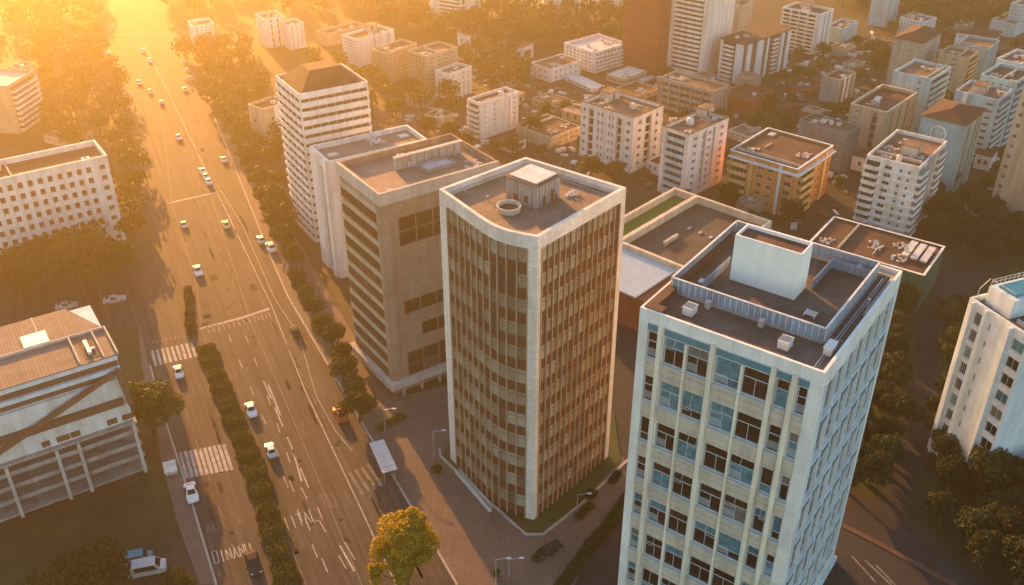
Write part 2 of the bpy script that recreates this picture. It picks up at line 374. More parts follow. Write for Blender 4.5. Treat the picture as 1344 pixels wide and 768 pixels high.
def clutter(b, roof, kinds, z, seed=0, mg=1.2):
    """small plant standing on a roof, each piece a child of the roof"""
    rr = random.Random(seed)
    for k in kinds:
        x = rr.uniform(mg, max(mg+.1, b.W-mg-1.5)); y = rr.uniform(mg, max(mg+.1, b.D-mg-1.5)); m = MB()
        if k == 'a':      # air conditioner
            s = rr.uniform(.9,1.5); m.box(x,x+s,y,y+s*.8,z+.12,z+.95,0); m.box(x+.1,x+.25,y+.1,y+s*.8-.1,z,z+.12,1); m.box(x+s-.25,x+s-.1,y+.1,y+s*.8-.1,z,z+.12,1)
            m.tube((x+s/2,y+s*.4,z+.95),(x+s/2,y+s*.4,z+1.03),s*.3,n=10,m=1); m.build('air_conditioner',[MATS['pale metal'],MATS['dark concrete']],roof)
        elif k == 't':    # water tank
            r = rr.uniform(.6,1.0); m.tube((x,y,z+.15),(x,y,z+1.5),r,r*.95,12); m.tube((x,y,z+1.5),(x,y,z+1.75),r*.95,.15,12)
            m.box(x-r,x+r,y-r,y+r,z,z+.14,1); m.build('water_tank',[MATS['pale metal'],MATS['concrete']],roof)
        elif k == 's':    # stair head
            w,d = min(b.W*.35,4.2), min(b.D*.3,3.6); m.box(x,x+w,y,y+d,z,z+2.3,0); m.box(x-.15,x+w+.15,y-.15,y+d+.15,z+2.303,z+2.5,1)
            m.box(x+w*.3,x+w*.3+.8,y-.04,y-.003,z,z+1.9,2); m.build('stair_head',[MATS['pale concrete'],MATS['stained roof'],MATS['frame brown']],roof)
        elif k == 'l':    # skylight
            w = rr.uniform(1.2,2.4); m.box(x,x+w,y,y+w*.7,z,z+.3,0); m.quad((x+.1,y+.1,z+.33),(x+w-.1,y+.1,z+.33),(x+w-.1,y+w*.7-.1,z+.42),(x+.1,y+w*.7-.1,z+.42),1); m.build('skylight',[MATS['pale concrete'],MATS['white roof']],roof)
        elif k == 'w':    # low dividing wall
            if rr.random() < .5: m.box(x,x+.25,.8,b.D-.8,z,z+.7)
            else: m.box(.8,b.W-.8,y,y+.25,z,z+.7)
            m.build('roof_wall',MATS['pale concrete'],roof)
        elif k == 'h':    # sheets, pipes and rubble lying about
            for q in range(15):
                px = x+rr.uniform(-1.5,1.5); py = y+rr.uniform(-1.5,1.5); l = rr.uniform(.3,1.1)
                px = min(max(px,.5),b.W-.5-l); py = min(max(py,.5),b.D-.5-l); m.box(px,px+l,py,py+rr.uniform(.2,.7),z,z+rr.uniform(.08,.45))
            m.build('roof_rubble',MATS['pale concrete'],roof)['kind']='stuff'
        elif k == 'd':    # dish
            m.tube((x,y,z),(x,y,z+1.0),.06,n=6); m.tube((x,y,z+1.1),(x-.25,y-.3,z+1.35),.15,.62,12,cap=False); m.build('satellite_dish',MATS['pale metal'],roof)
        elif k == 'm': m.tube((x,y,z),(x,y,z+4.5),.06,.03,6); m.bar((x-.5,y,z+3.4),(x+.5,y,z+3.4),.05); m.bar((x-.35,y,z+3.9),(x+.35,y,z+3.9),.05); m.build('aerial',MATS['metal'],roof)
        elif k == 'p':
            m.tube((x,y,z+.25),(x+min(4,b.W-x-1),y,z+.25),.1,n=6); m.tube((x,y,z),(x,y,z+.25),.1,n=6); m.build('roof_pipe',MATS['pale metal'],roof)
def building(name, label, cat, L, N, R, base, wall, roof, rs=None, ls=None, g=None, fr='frame grey', balc=None, par=.9, eave=None,
             hip=None, stuff='', group=None, h=None, hfrom='N', seed=None, cap=None, base_band=None):
    g = g or GD; b = frame_of(L,N,R,base,hfrom,h); wm = MATS[wall]; frm = MATS[fr]
    root = thing(name, label, cat, (b.n.x,b.n.y,0), b.ang, group); b.root = root
    m = MB(); late = []; hr = []; hl = []
    if rs: face_parts(b,'R',rs,wm,g,frm,hr,late)
    if ls: face_parts(b,'L',ls,wm,g,frm,hl,late)
    h, W, D = b.h, b.W, b.D; t = .3
    wall_face(m,'R',W,0,h,hr); wall_face(m,'L',D,0,h,hl)
    m.quad((W,0,0),(W,D,0),(W,D,h),(W,0,h)); m.quad((W,D,0),(0,D,0),(0,D,h),(W,D,h))
    zr = h-par
    # parapet: top ring and inner faces
    o = [(0,0),(W,0),(W,D),(0,D)]; i_ = [(t,t),(W-t,t),(W-t,D-t),(t,D-t)]
    for k in range(4):
        j = (k+1)%4; m.quad((*o[k],h),(*o[j],h),(*i_[j],h),(*i_[k],h)); m.quad((*i_[k],h),(*i_[j],h),(*i_[j],zr),(*i_[k],zr))
    m.build('wall', wm, root)
    if cap:
        c = MB(); c.box(-.12,W+.12,-.12,.38,h+.003,h+.12); c.box(-.12,W+.12,D-.38,D+.12,h+.003,h+.12); c.box(-.12,.38,.383,D-.383,h+.003,h+.12); c.box(W-.38,W+.12,.383,D-.383,h+.003,h+.12)
        c.build('coping', MATS[cap], root)
    r = MB()
    if eave: r.box(-eave,W+eave,-eave,D+eave,h+.003,h+.35); zr = h+.353
    elif hip:
        e = .5; a = [(-e,-e,h+.004),(W+e,-e,h+.004),(W+e,D+e,h+.004),(-e,D+e,h+.004)]
        if W > D: q0=(D*.5,D*.5,h+hip); q1=(W-D*.5,D*.5,h+hip); r.quad(a[0],a[1],q1,q0); r.poly([a[1],a[2],q1]); r.quad(a[2],a[3],q0,q1); r.poly([a[3],a[0],q0])
        else: q0=(W*.5,W*.5,h+hip); q1=(W*.5,D-W*.5,h+hip); r.poly([a[0],a[1],q0]); r.quad(a[1],a[2],q1,q0); r.poly([a[2],a[3],q1]); r.quad(a[3],a[0],q0,q1)
    else: r.quad((t,t,zr),(W-t,t,zr),(W-t,D-t,zr),(t,D-t,zr))
    ro = r.build('roof', MATS[roof], root); b.roof = ro; b.zr = zr
    if stuff: clutter(b, ro, stuff, zr, seed if seed is not None else hash_(label))
    finish_parts(b, root, late, wm, g, frm, MATS[balc] if balc else None)
    if base_band:
        m = MB(); fbox(m,'R',-.3,W,.003,.35,0,base_band); fbox(m,'L',0,D,.003,.35,0,base_band); m.build('plinth', MATS['concrete'], root)
    return b
def hash_(s): return sum(ord(c)*(i+1) for i, c in enumerate(s)) % 9973
# ------------------------------------------------------------------ the town behind and beside the towers
B = building
APT = 'pale apartment blocks standing in the right half of the town'
# striped tower with a ribbon of windows between white bands
b_st = B('office_tower','white office tower with dark ribbon windows between bands, beside the avenue','tower',(366,98),(392,124),(480,105),318,'white wall','brown roof',
  rs=(17,.0,.9,[('r',.02,.98,8,.5),('k',0,1,.35,.46)]), ls=(17,.0,.9,[('r',.02,.98,5,.5),('k',0,1,.35,.46)]), g=GO, fr='frame brown', par=.5, stuff='ahd', seed=3)
m = MB(); W,D,h=b_st.W,b_st.D,b_st.h
ap=[(W*.3,D*.35,h+3),(W*.75,D*.35,h+3),(W*.75,D*.7,h+3),(W*.3,D*.7,h+3)]; bs=[(.9,.9,h-.45),(W-.9,.9,h-.45),(W-.9,D-.9,h-.45),(.9,D-.9,h-.45)]
for k in range(4): m.quad(bs[k],bs[(k+1)%4],ap[(k+1)%4],ap[k])
m.quad(*ap); m.build('sloped_roof_cap', MATS['brown roof'], b_st.roof)
# tall white slab behind the brown tower
b_ws = B('office_tower','tall windowless white slab tower rising right behind the brown tiled tower','tower',(408,192),(431,213),(560,183),366,'white wall','rib roof',
  ls=(1,.02,2.5,[('s',.30,.55),('p',.08,.24,.5),('p',.62,.98,.45)]), par=1.0, cap='white wall', stuff='allha', seed=5)
# the brown tower
b_br = B('office_tower','brown tiled office tower with banded side and ribbed flat roof left of the middle tower','tower',(449,211),(498,254),(647,208),518,'tile wall','rib roof',
  rs=(13,.07,2.8,[]), ls=(11,.07,3.0,[]), par=1.3, g=GO)
W,D,h=b_br.W,b_br.D,b_br.h; rt=b_br.root
m=MB(); t=.32; zt=h+.02
for f_,a,bb in (('R',-.35,W+.2),('L',0.003,D+.2)): fbox(m,f_,a,bb,.004,.35,h-2.2,zt)
m.build('parapet_band',MATS['pale concrete'],rt)
for k in range(11):        # ribbon windows and bands of the side face
    z=h*.075+ (h-3.2-h*.075)*k/11; fh=(h-3.2-h*.075)/11
    obj('window', window_mesh(D-.8, fh*.48, GO, MATS['frame brown'],7,.5), rt, fp('L',D/2,z+fh*.1,.1),-pi/2)
    q=MB(); fbox(q,'L',.3,D-.05,.004,.18,z+fh*.64,z+fh*.97); q.build('spandrel_band',MATS['beige wall'],rt)
fw=(W-3.0)/6; fh=(h*.93-2.4)/13
for fl,cols in ((11,(0,1,2,3,4)),(10,(0,1,2,3)),(5,(0,1,2,3,4)),(3,(1,2,3,4,5)),(1,(0,1,2,3,4,5)),(0,(0,1,2,3,4,5))):
    for c in cols:
        obj('window', window_mesh(fw*.92, fh*.86, GO, MATS['frame brown'],0,0), rt, fp('R',3.0+fw*(c+.5),h*.07+fh*fl+.1,.03))
m=MB(); m.tube((.9,.9,h*.075),(.9,.9,h-2.2),1.25,n=20); m.build('corner_column',MATS['tile wall'],rt)
m=MB(); fbox(m,'R',-1.2,W+.4,.005,1.3,h*.045,h*.075); fbox(m,'L',.006,D+.4,.005,1.3,h*.045,h*.075); m.build('canopy',MATS['pale concrete'],rt)
for k in range(6):
    m=MB(); fbox(m,'R',1+W*k/6,1+W*k/6+.5,.9,1.25,0,h*.045); m.build('column',MATS['concrete'],rt)
m=MB(); zr=b_br.zr; a=b_br.loc(517,214,zr+1.4); c=b_br.loc(592,184,zr+1.4)
m.box(a.x,c.x,a.y-.15,a.y+.15,zr,zr+2.3)
for q in range(9): m.box(a.x+(c.x-a.x)*q/9,a.x+(c.x-a.x)*q/9+.2,a.y-.6,a.y-.153,zr,zr+2.3)
m.box(a.x-.1,c.x+.1,a.y-.65,a.y+.3,zr+2.303,zr+2.5); m.build('screen_wall',MATS['pale concrete'],b_br.roof)
m=MB(); a=b_br.loc(552,222,zr); m.box(a.x,a.x+6,a.y-2.2,a.y-2,zr,zr+.7); m.box(a.x,a.x+6,a.y+.8,a.y+1,zr,zr+.7); m.box(a.x,a.x+.2,a.y-1.998,a.y+.798,zr,zr+.7); m.box(a.x+5.8,a.x+6,a.y-1.998,a.y+.798,zr,zr+.7)
m.quad((a.x+.2,a.y-1.9,zr+.3),(a.x+5.8,a.y-1.9,zr+.3),(a.x+5.8,a.y+.7,zr+.3),(a.x+.2,a.y+.7,zr+.3),1); m.build('light_well',[MATS['concrete'],MATS['white roof']],b_br.roof)
clutter(b_br,b_br.roof,'ahahp',zr,12)
# left office block with rows of square windows
b_lo = B('office_building','long white office block with rows of square windows at the left edge','office building',(-150,242),(-140,266),(142,207),318,'white wall','brown roof',
  rs=(8,.0,1.2,[('w',.0,.92,19,.5,.5),('w',.93,1,1,.4,.4)]), g=GO, fr='frame brown', par=1.2, cap='white wall', stuff='apawhha', seed=9, hfrom='R')
# small tower with white windowed slab
B('apartment_building','small brown block with a white windowed end slab left of the striped tower','apartment block',(330,135),(346,144),(373,131),196,'beige wall','brown roof',
  rs=(6,.05,.6,[('w',.15,.85,2,.35,.4),('p',.38,.62,.3,'white wall')]), g=GO, stuff='ap')
# left edge towers
B('apartment_building','pale tower with white balcony bands at the left edge','apartment block',(-34,104),(10,113),(24,92),176,'beige wall','white roof',
  rs=(8,.05,.8,[('b',.05,.95,1.0)]), ls=(8,.05,.8,[('w',.5,.95,3,.3,.4)]), balc='white wall', g=GO, stuff='ahl')
B('apartment_building','plain grey block behind the pale tower at the left edge','apartment block',(12,86),(24,90),(44,83),150,'grey wall','stained roof', rs=(8,.1,.8,[('w',.1,.9,3,.3,.4)]), g=GO, stuff='a')
B('apartment_building','short white annex tucked beside the grey block at the left edge','apartment block',(28,118),(34,121),(50,116),150,'white wall','stained roof', rs=(3,.1,.5,[('w',.1,.9,3,.4,.4)]), g=GO)
# far blocks in the haze
B('apartment_building','slim white block just right of the avenue deep in the glare','apartment block',(243,27),(252,34),(281,31),72,'white wall','stained roof',
  rs=(9,.05,.6,[('w',.1,.9,4,.4,.45)]), ls=(9,.05,.6,[('r',.1,.9,2,.4)]), g=GO, stuff='a')
B('apartment_building','white twin block with ribbed front, the left half, deep in the glare','apartment block',(334,17),(346,25),(373,21),64,'white wall','stained roof',
  rs=(9,.0,.6,[('s',.3,.38),('s',.62,.7),('w',.74,.98,1,.4,.4)]), ls=(9,.05,.6,[('w',.1,.9,2,.4,.45)]), g=GO, stuff='as')
B('apartment_building','lower right half of the white twin block deep in the glare','apartment block',(368,27),(378,33),(398,29),66,'white wall','stained roof',
  rs=(8,.0,.6,[('w',.1,.95,3,.4,.4)]), g=GO, stuff='a')
B('apartment_building','long low block behind the white slab building in the glare','apartment block',(416,40),(428,45),(478,32),62,'beige wall','stained roof', rs=(4,.05,.5,[('w',.1,.95,9,.4,.45)]), g=GO, stuff='aa')
B('apartment_building','broad white slab building with blank side deep in the glare','apartment block',(447,46),(470,52),(520,39),88,'white wall','stained roof',
  rs=(8,.0,.8,[('s',.42,.46),('s',.80,.84)]), ls=(8,.05,.8,[('r',.1,.9,3,.35)]), g=GO, stuff='ahsa')
B('apartment_building','ribbed block with two roof levels, nearest left in the glare','apartment block',(488,64),(508,70),(546,56),110,'beige wall','stained roof',
  rs=(8,.0,.8,[('f',.05,.95,6,.4),('w',.05,.95,6,.5,.5)]), ls=(8,.0,.8,[('f',.05,.95,4,.4),('r',.05,.95,4,.5)]), g=GO, stuff='wah')
B('apartment_building','ribbed block joined to the right of the two-level block in the glare','apartment block',(534,66),(560,74),(602,62),124,'beige wall','stained roof',
  rs=(9,.0,.8,[('w',.05,.95,4,.4,.5)]), ls=(9,.0,.8,[('f',.05,.95,5,.4),('r',.05,.95,5,.5)]), g=GO, stuff='wlh')
B('apartment_building','white cube block with one row of small windows in front of the ribbed blocks','apartment block',(570,92),(589,97),(621,87),134,'white wall','stained roof',
  rs=(5,.05,.6,[('w',.1,.95,4,.3,.35)]), ls=(5,.0,.6,[('w',.1,.9,3,.4,.5)]), g=GO, stuff='ah')
B('apartment_building','tall tower with curved white balcony bands at the top edge left of centre','tower',(562,-42),(604,-36),(630,-46),39,'white wall','stained roof',
  rs=(14,.0,.8,[('s',.05,.25),('p',.3,.45,.4),('p',.55,.7,.4),('s',.75,.9)]), ls=(14,.0,.8,[('b',.05,.72,1.2,.5)]), g=GO, stuff='a')
B('apartment_building','wide white block at the top edge, left of its narrow neighbour','apartment block',(655,-14),(690,-8),(718,-14),24,'white wall','stained roof',
  rs=(10,.0,.6,[('p',.05,.3,.3),('w',.35,.95,3,.4,.4)]), ls=(10,.0,.6,[('s',.3,.4),('s',.7,.8)]), g=GO)
B('apartment_building','narrow white block at the top edge with a column of windows','apartment block',(716,-12),(738,-8),(765,-16),29,'white wall','stained roof',
  rs=(10,.0,.6,[('w',.1,.9,3,.4,.4)]), ls=(10,.0,.6,[('s',.55,.65)]), g=GO)
B('apartment_building','pale block at the top edge just left of the red ribbed tower','apartment block',(768,-22),(800,-16),(830,-24),13,'white wall','stained roof', rs=(9,.0,.6,[('w',.1,.9,4,.4,.4)]), ls=(9,0,.6,[('r',.1,.9,4,.4)]), g=GO)
B('office_tower','dark red ribbed tower with no windows at the top edge','tower',(829,-62),(874,-52),(903,-66),97,'red ribbed wall','brown roof', rs=(1,0,1,[]), h=None, stuff='aa')
B('apartment_building','white striped tower with blank side wall right of the red tower','tower',(893,-62),(937,-52),(962,-66),103,'white wall','brown roof',
  ls=(24,.03,1.0,[('b',.12,.9,.8,.5),('p',.06,.10,.5)]), rs=(1,0,1,[]), g=GO, stuff='ta')
B('office_building','white office with five tiers of balconies and white roof left of the red tower','office building',(739,56),(779,69),(826,57),96,'white wall','white roof',
  rs=(5,.02,.6,[('b',.02,.98,.9,.4),('f',.02,.98,9,.9)]), ls=(5,.02,.6,[('w',.05,.95,7,.5,.5)]), g=GO, stuff='hahaa')
B('house','low white building with brown roof left of the white canopy','house',(696,82),(722,91),(764,79),109,'white wall','brown roof', rs=(2,.05,.5,[('w',.1,.9,5,.35,.4)]), ls=(2,.05,.5,[('w',.1,.9,3,.35,.4)]), g=GO, stuff='hha', par=.4)
B('shed','low open shed with white roof at the foot of the red tower','shed',(795,97),(820,104),(850,93),113,'beige wall','white roof', rs=(1,.05,.6,[('w',.05,.95,6,.7,.6)]), ls=(1,.05,.6,[('w',.05,.95,5,.7,.6)]), g=GO, stuff='ah', par=.2)
B('canopy_building','long thin white canopy roof running beside the brown yard','canopy',(732,96),(778,117),(794,113),122,'white wall','white roof', ls=(1,.05,.3,[('w',.05,.95,8,.8,.6)]), g=GO, par=.15)
# centre row
B('apartment_building','small white apartment block with broken roofline behind the middle tower','apartment block',(613,129),(630,136),(680,120),184,'white wall','brown roof',
  rs=(6,.08,.8,[('w',.0,.5,2,.16,.3),('s',.74,.77),('w',.8,1,1,.3,.3)]), ls=(6,.05,.8,[('b',.1,.9,.8)]), stuff='hhtw', seed=4, group=APT)
B('house','low beige building with brown roof and rounded wall behind the middle tower','house',(676,164),(722,181),(764,166),197,'beige wall','brown roof', rs=(2,.1,.5,[('w',.05,.95,5,.5,.4)]), ls=(2,.1,.5,[('w',.1,.95,5,.3,.35)]), stuff='lhhw', par=.4, seed=14)
B('apartment_building','white six-storey apartment block with paired windows behind the middle tower','apartment block',(760,134),(832,155),(874,139),228,'white wall','stained roof',
  rs=(6,.06,.9,[('w',.05,.4,1,.3,.4),('s',.42,.62),('w',.65,.95,1,.3,.45)]), ls=(6,.06,.9,[('w',.02,.16,1,.45,.42),('s',.22,.31),('w',.34,.48,2,.45,.5),('w',.55,.69,2,.45,.5),('s',.75,.86),('w',.88,.98,1,.5,.4)][::-1]), cap='brown roof', stuff='hhhstad', seed=8, group=APT)
B('apartment_building','tall white apartment block with small windows right of the paired-window block','apartment block',(873,164),(905,177),(949,152),264,'white wall','stained roof',
  rs=(8,.05,.9,[('w',.05,.3,1,.35,.4),('s',.36,.44),('w',.46,.6,1,.5,.4),('s',.62,.68),('w',.72,.98,1,.35,.4)]), ls=(8,.05,.9,[('b',.15,.85,.3,.5)]), cap='brown roof', balc='pale teal wall', stuff='shhta', seed=2, group=APT)
B('office_building','dark block with white columns between the white blocks and red cube','office building',(867,101),(938,120),(957,110),160,'concrete','stained roof', ls=(4,.05,.8,[('r',.05,.95,6,.6),('f',.0,1,5,.7)]), rs=(4,.05,.8,[('f',.05,.95,4,.5)]), stuff='hah', seed=6)
B('office_building','plain brick red cube building with low wing','office building',(949,121),(986,132),(1013,118),157,'brick wall','brown roof', rs=(3,.1,.8,[('w',.45,.95,4,.4,.6)]), ls=(3,.05,.8,[('w',.85,.95,1,.4,.4)]), stuff='a')
B('house','small beige arcaded house with broken roof in front of the red cube','house',(955,170),(982,180),(1016,168),190,'cream wall','stained roof', rs=(2,.1,.4,[('w',.1,.9,4,.6,.5)]), ls=(2,.1,.4,[('w',.1,.9,3,.7,.55)]), stuff='hhw', par=.4)
B('apartment_building','apartment block under a brown overhanging roof with white side columns','apartment block',(949,51),(978,59),(1036,38),112,'frame brown','brown roof',
  rs=(9,.02,.5,[('r',.05,.95,4,.4),('p',.05,.14,.5,'cool white wall'),('p',.26,.4,.4,'cool white wall'),('p',.48,.53,.3,'cool white wall'),('b',.62,.74,.6),('p',.78,.84,.8,'cool white wall'),('p',.93,1,.6,'cool white wall')]),
  ls=(9,.02,.5,[('b',.42,.92,.7,.45),('p',.02,.36,.35,'cool white wall'),('p',.93,1,.8,'cool white wall')]), balc='white wall', eave=.6, stuff='ha', seed=3)
B('apartment_building','white grid-fronted apartment block with nine balcony tiers behind the brown-roofed block','apartment block',(1027,9),(1077,19),(1096,12),72,'cool white wall','brown roof',
  ls=(10,.0,.6,[('b',.08,.98,.8,.4),('f',.08,.98,4,.8)]), rs=(10,.0,.6,[('s',.35,.45),('s',.65,.75)]), balc='white wall', stuff='shaa')
B('apartment_building','narrow concrete block with window slits behind the striped tower','apartment block',(954,6),(972,9),(992,2),55,'grey wall','stained roof', rs=(8,.05,.6,[('w',.1,.9,3,.5,.3)]), ls=(8,.05,.6,[('w',.1,.9,2,.4,.3)]), stuff='a')
B('apartment_building','small teal grey block beside the grid-fronted block','apartment block',(1086,33),(1106,38),(1121,27),58,'pale teal wall','stained roof', ls=(5,.05,.6,[('r',.05,.95,3,.4)]), stuff='hha')
B('apartment_building','plain pale teal tower standing at the top edge against the dark wood','tower',(1150,-30),(1176,-26),(1187,-34),37,'pale teal wall','brown roof', ls=(13,.03,.8,[('w',.0,.12,1,.6,.45),('w',.5,.58,1,.7,.4)]), rs=(13,.03,.8,[('w',.1,.9,2,.4,.4)]))
B('apartment_building','white stepped block with central lift tower near the top edge','apartment block',(1181,22),(1212,29),(1231,23),52,'cool white wall','stained roof', ls=(5,.05,.4,[('w',.05,.95,7,.55,.5)]), rs=(5,.05,.4,[('w',.1,.9,4,.5,.5)]), stuff='shht', seed=21)
B('apartment_building','tall grey apartment block under a red hipped roof near the top right','apartment block',(1173,50),(1212,57),(1240,42),120,'grey wall','red roof', hip=2.2,
  ls=(8,.05,.8,[('w',.0,.06,1,.9,.4),('w',.3,.4,1,.8,.4),('w',.6,.68,1,.5,.3)]), rs=(8,.05,.8,[('w',.05,.95,5,.45,.4)]), fr='frame white', group=APT)
B('apartment_building','low pale block under a broad red roof near the dark wood','apartment block',(1255,44),(1308,50),(1318,42),74,'cool white wall','red roof', hip=1.5, ls=(3,.05,.5,[('w',.05,.95,8,.4,.4)]))
B('apartment_building','teal block with notched flat roof below the broad red roof','apartment block',(1256,57),(1297,65),(1311,53),110,'teal wall','stained roof', ls=(7,.05,.8,[('w',.55,.95,3,.3,.4)]), rs=(7,.05,.8,[('w',.05,.95,4,.4,.4)]), stuff='hlw', group=APT)
B('apartment_building','beige block with one column of dark windows right of the hipped grey block','apartment block',(1233,68),(1272,76),(1284,66),128,'beige wall','stained roof', ls=(7,.05,.8,[('w',.35,.6,1,.6,.4)]), rs=(7,.05,.8,[('b',.1,.9,.6)]), stuff='hw', group=APT)
B('apartment_building','pale teal block with heavily stained white roof behind the brown-roofed block','apartment block',(1173,93),(1222,104),(1250,88),178,'pale teal wall','stained roof', ls=(8,.05,.8,[('w',.2,.34,1,.5,.35)]), rs=(8,.05,.8,[('b',.08,.92,.5,.5)]), stuff='hhhlw', seed=31, group=APT)
B('apartment_building','grey beige block with a flat brown roof and pale roof light','apartment block',(1117,136),(1164,148),(1202,121),208,'beige wall','brown roof',
  ls=(7,.05,.9,[('s',.22,.36),('w',.72,.9,1,.5,.4)]), rs=(7,.02,.9,[('s',.2,.26),('s',.45,.52),('s',.7,.78),('w',.85,.97,1,.5,.4)]), cap='cream wall', stuff='lhl', seed=17, group=APT)
B('apartment_building','slate blue windowless block with flat brown roof behind the ornate orange one','apartment block',(1042,162),(1112,175),(1138,168),228,'slate wall','brown roof', ls=(5,.1,.9,[('w',.08,.16,1,.6,.35)]), rs=(1,.05,.9,[('f',.1,.9,5,.3)]), stuff='dhha', par=.4, group=APT)
B('apartment_building','small pale tower with striped side standing in the road fork','apartment block',(1079,99),(1102,105),(1125,95),138,'grey wall','brown roof', rs=(6,.0,.6,[('s',.15,.27),('s',.4,.52),('s',.64,.76),('p',.28,.39,.3,'white wall'),('p',.53,.63,.3,'white wall')]), ls=(6,.05,.6,[('w',.88,.98,1,.7,.4)]), stuff='h', group=APT)
bo = B('apartment_building','ornate orange and yellow building with dark brown roof behind the right tower','apartment block',(957,198),(1047,223),(1097,192),288,'ochre wall','brown roof',
  ls=(5,.05,1.2,[('w',.04,.2,1,.6,.55),('w',.3,.6,2,.5,.5),('b',.72,.97,.5,.45),('p',.21,.25,.3,'cool white wall'),('p',.63,.68,.3,'yellow wall')]),
  rs=(5,.05,1.2,[('b',.08,.42,1.2,.45),('p',.46,.5,.4,'yellow wall'),('w',.52,.72,2,.5,.5),('p',.74,.8,.5,'yellow wall'),('w',.82,.96,1,.5,.4)]), cap='cool white wall', balc='yellow wall', eave=None, stuff='lwhhp', par=.5, seed=23, group=APT)
m=MB(); fbox(m,'R',-.9,bo.W,.004,.9,bo.h-1.5,bo.h-1.1); fbox(m,'R',-.6,bo.W,.004,.6,bo.h-1.9,bo.h-1.503); fbox(m,'L',.0,bo.D,.004,.9,bo.h-1.5,bo.h-1.1); m.build('cornice',MATS['cool white wall'],bo.root)
bw = B('apartment_building','white apartment block with wraparound balconies and torn brown roof at right','apartment block',(1139,202),(1207,220),(1240,184),316,'white wall','stained roof',
  ls=(9,.02,1.0,[('w',.08,.4,2,.35,.4),('w',.42,.7,1,.5,.45),('b',.72,1,1.1,.45),('k',.0,.72,.35,.14)]), rs=(9,.02,1.0,[('b',.02,.3,1.0,.45),('p',.32,.52,.3,'grey wall'),('s',.55,.7),('b',.72,.98,.7)]), balc='white wall', stuff='shhwhht', seed=41, group=APT)
bt = B('apartment_building','teal block with blank front, white round emblem and ridged red roof','apartment block',(1211,151),(1267,165),(1291,142),261,'teal wall','red roof', hip=1.6,
  rs=(1,.02,.9,[('s',.25,.36),('s',.6,.7),('p',.8,.95,.3)]), group=APT)
m=MB(); c=bt.loc(1233,174,0); hh_=height_at(1233,174,258)
W,D,h=bt.W,bt.D,bt.h; ca=D*.55; cz=h-3.6
for k in range(28):
    a0=2*pi*k/28;a1=2*pi*(k+1)/28;r0,r1=1.75,2.0
    def q(r,a): return (-.04,ca+r*cos(a),cz+r*sin(a))
    m.quad(q(r0,a0),q(r0,a1),q(r1,a1),q(r1,a0))
    if k%2: m.bar(q(.5,a0),q(1.1+.4*((k*7)%3)/2,a0+.15),.1,.04)
m.bar((-.04,ca,cz-1.3),(-.04,ca+.1,cz+.4),.22,.04); m.bar((-.04,ca-.9,cz-.2),(-.04,ca+1.0,cz+.15),.16,.04)
m.build('emblem',MATS['white wall'],bt.root)
B('apartment_building','blue white block with a column of dark windows right of the emblem block','apartment block',(1255,118),(1311,131),(1328,116),216,'pale teal wall','stained roof', ls=(9,.04,1.0,[('w',.05,.3,1,.62,.4),('p',.7,.8,.3,'white wall')]), rs=(9,.04,.9,[('b',.1,.9,.8,.45)]), stuff='shhhw', seed=51, group=APT)
B('apartment_building','blue grey block with dark flat roof behind the blue white one','apartment block',(1288,97),(1334,108),(1356,92),196,'pale teal wall','tar roof', ls=(9,.04,.9,[('w',.1,.9,4,.4,.4)]), rs=(9,.04,.9,[('b',.1,.9,.6,.45)]), stuff='hwha', group=APT)
B('apartment_building','pale block with cluttered roof at the right edge below the white tower','apartment block',(1309,76),(1340,84),(1362,70),150,'cool white wall','stained roof', ls=(7,.04,.9,[('w',.1,.9,3,.4,.4)]), stuff='hhha', group=APT)
B('apartment_building','beige slab with one column of dark windows at the right edge','apartment block',(1352,108),(1400,128),(1440,106),300,'beige wall','brown roof', ls=(11,.1,.9,[('w',.8,.95,1,.6,.4)]), group=APT)
B('office_building','white block with a square lift tower at the top right corner','office building',(1300,26),(1334,32),(1360,22),50,'pale teal wall','stained roof', ls=(4,.05,.5,[('w',.05,.95,7,.4,.4)]), stuff='hs', seed=8)
B('office_building','pale tower rising from the white block at the top right corner','tower',(1328,3),(1345,7),(1360,0),45,'pale teal wall','stained roof', ls=(7,.05,.5,[('w',.1,.9,3,.4,.4)]))
B('shed','low white-roofed shed beside the dark trees right of the balcony block','shed',(1254,275),(1301,288),(1313,271),302,'beige wall','white roof', ls=(1,.1,.5,[('w',.05,.95,6,.5,.5)]), stuff='hh', par=.2)
bl = B('shop_building','low building with patched brown roof and green net over its side','building',(1062,318),(1213,362),(1240,324),412,'net','brown roof', stuff='dhhwhphd', par=.35, cap='white wall', seed=61)
m=MB(); q0=bl.loc(1180,318,bl.zr+1); 
for k in range(3):
    x=bl.W*.15+k*.2; m.box(bl.W*.35,bl.W*.85,1.2+k*1.9,2.6+k*1.9,bl.zr+.5+.1*k,bl.zr+.75+.1*k); m.box(bl.W*.4,bl.W*.42,1.3+k*1.9,2.4+k*1.9,bl.zr,bl.zr+.5)
m.build('roof_canopy',MATS['white roof'],bl.roof)
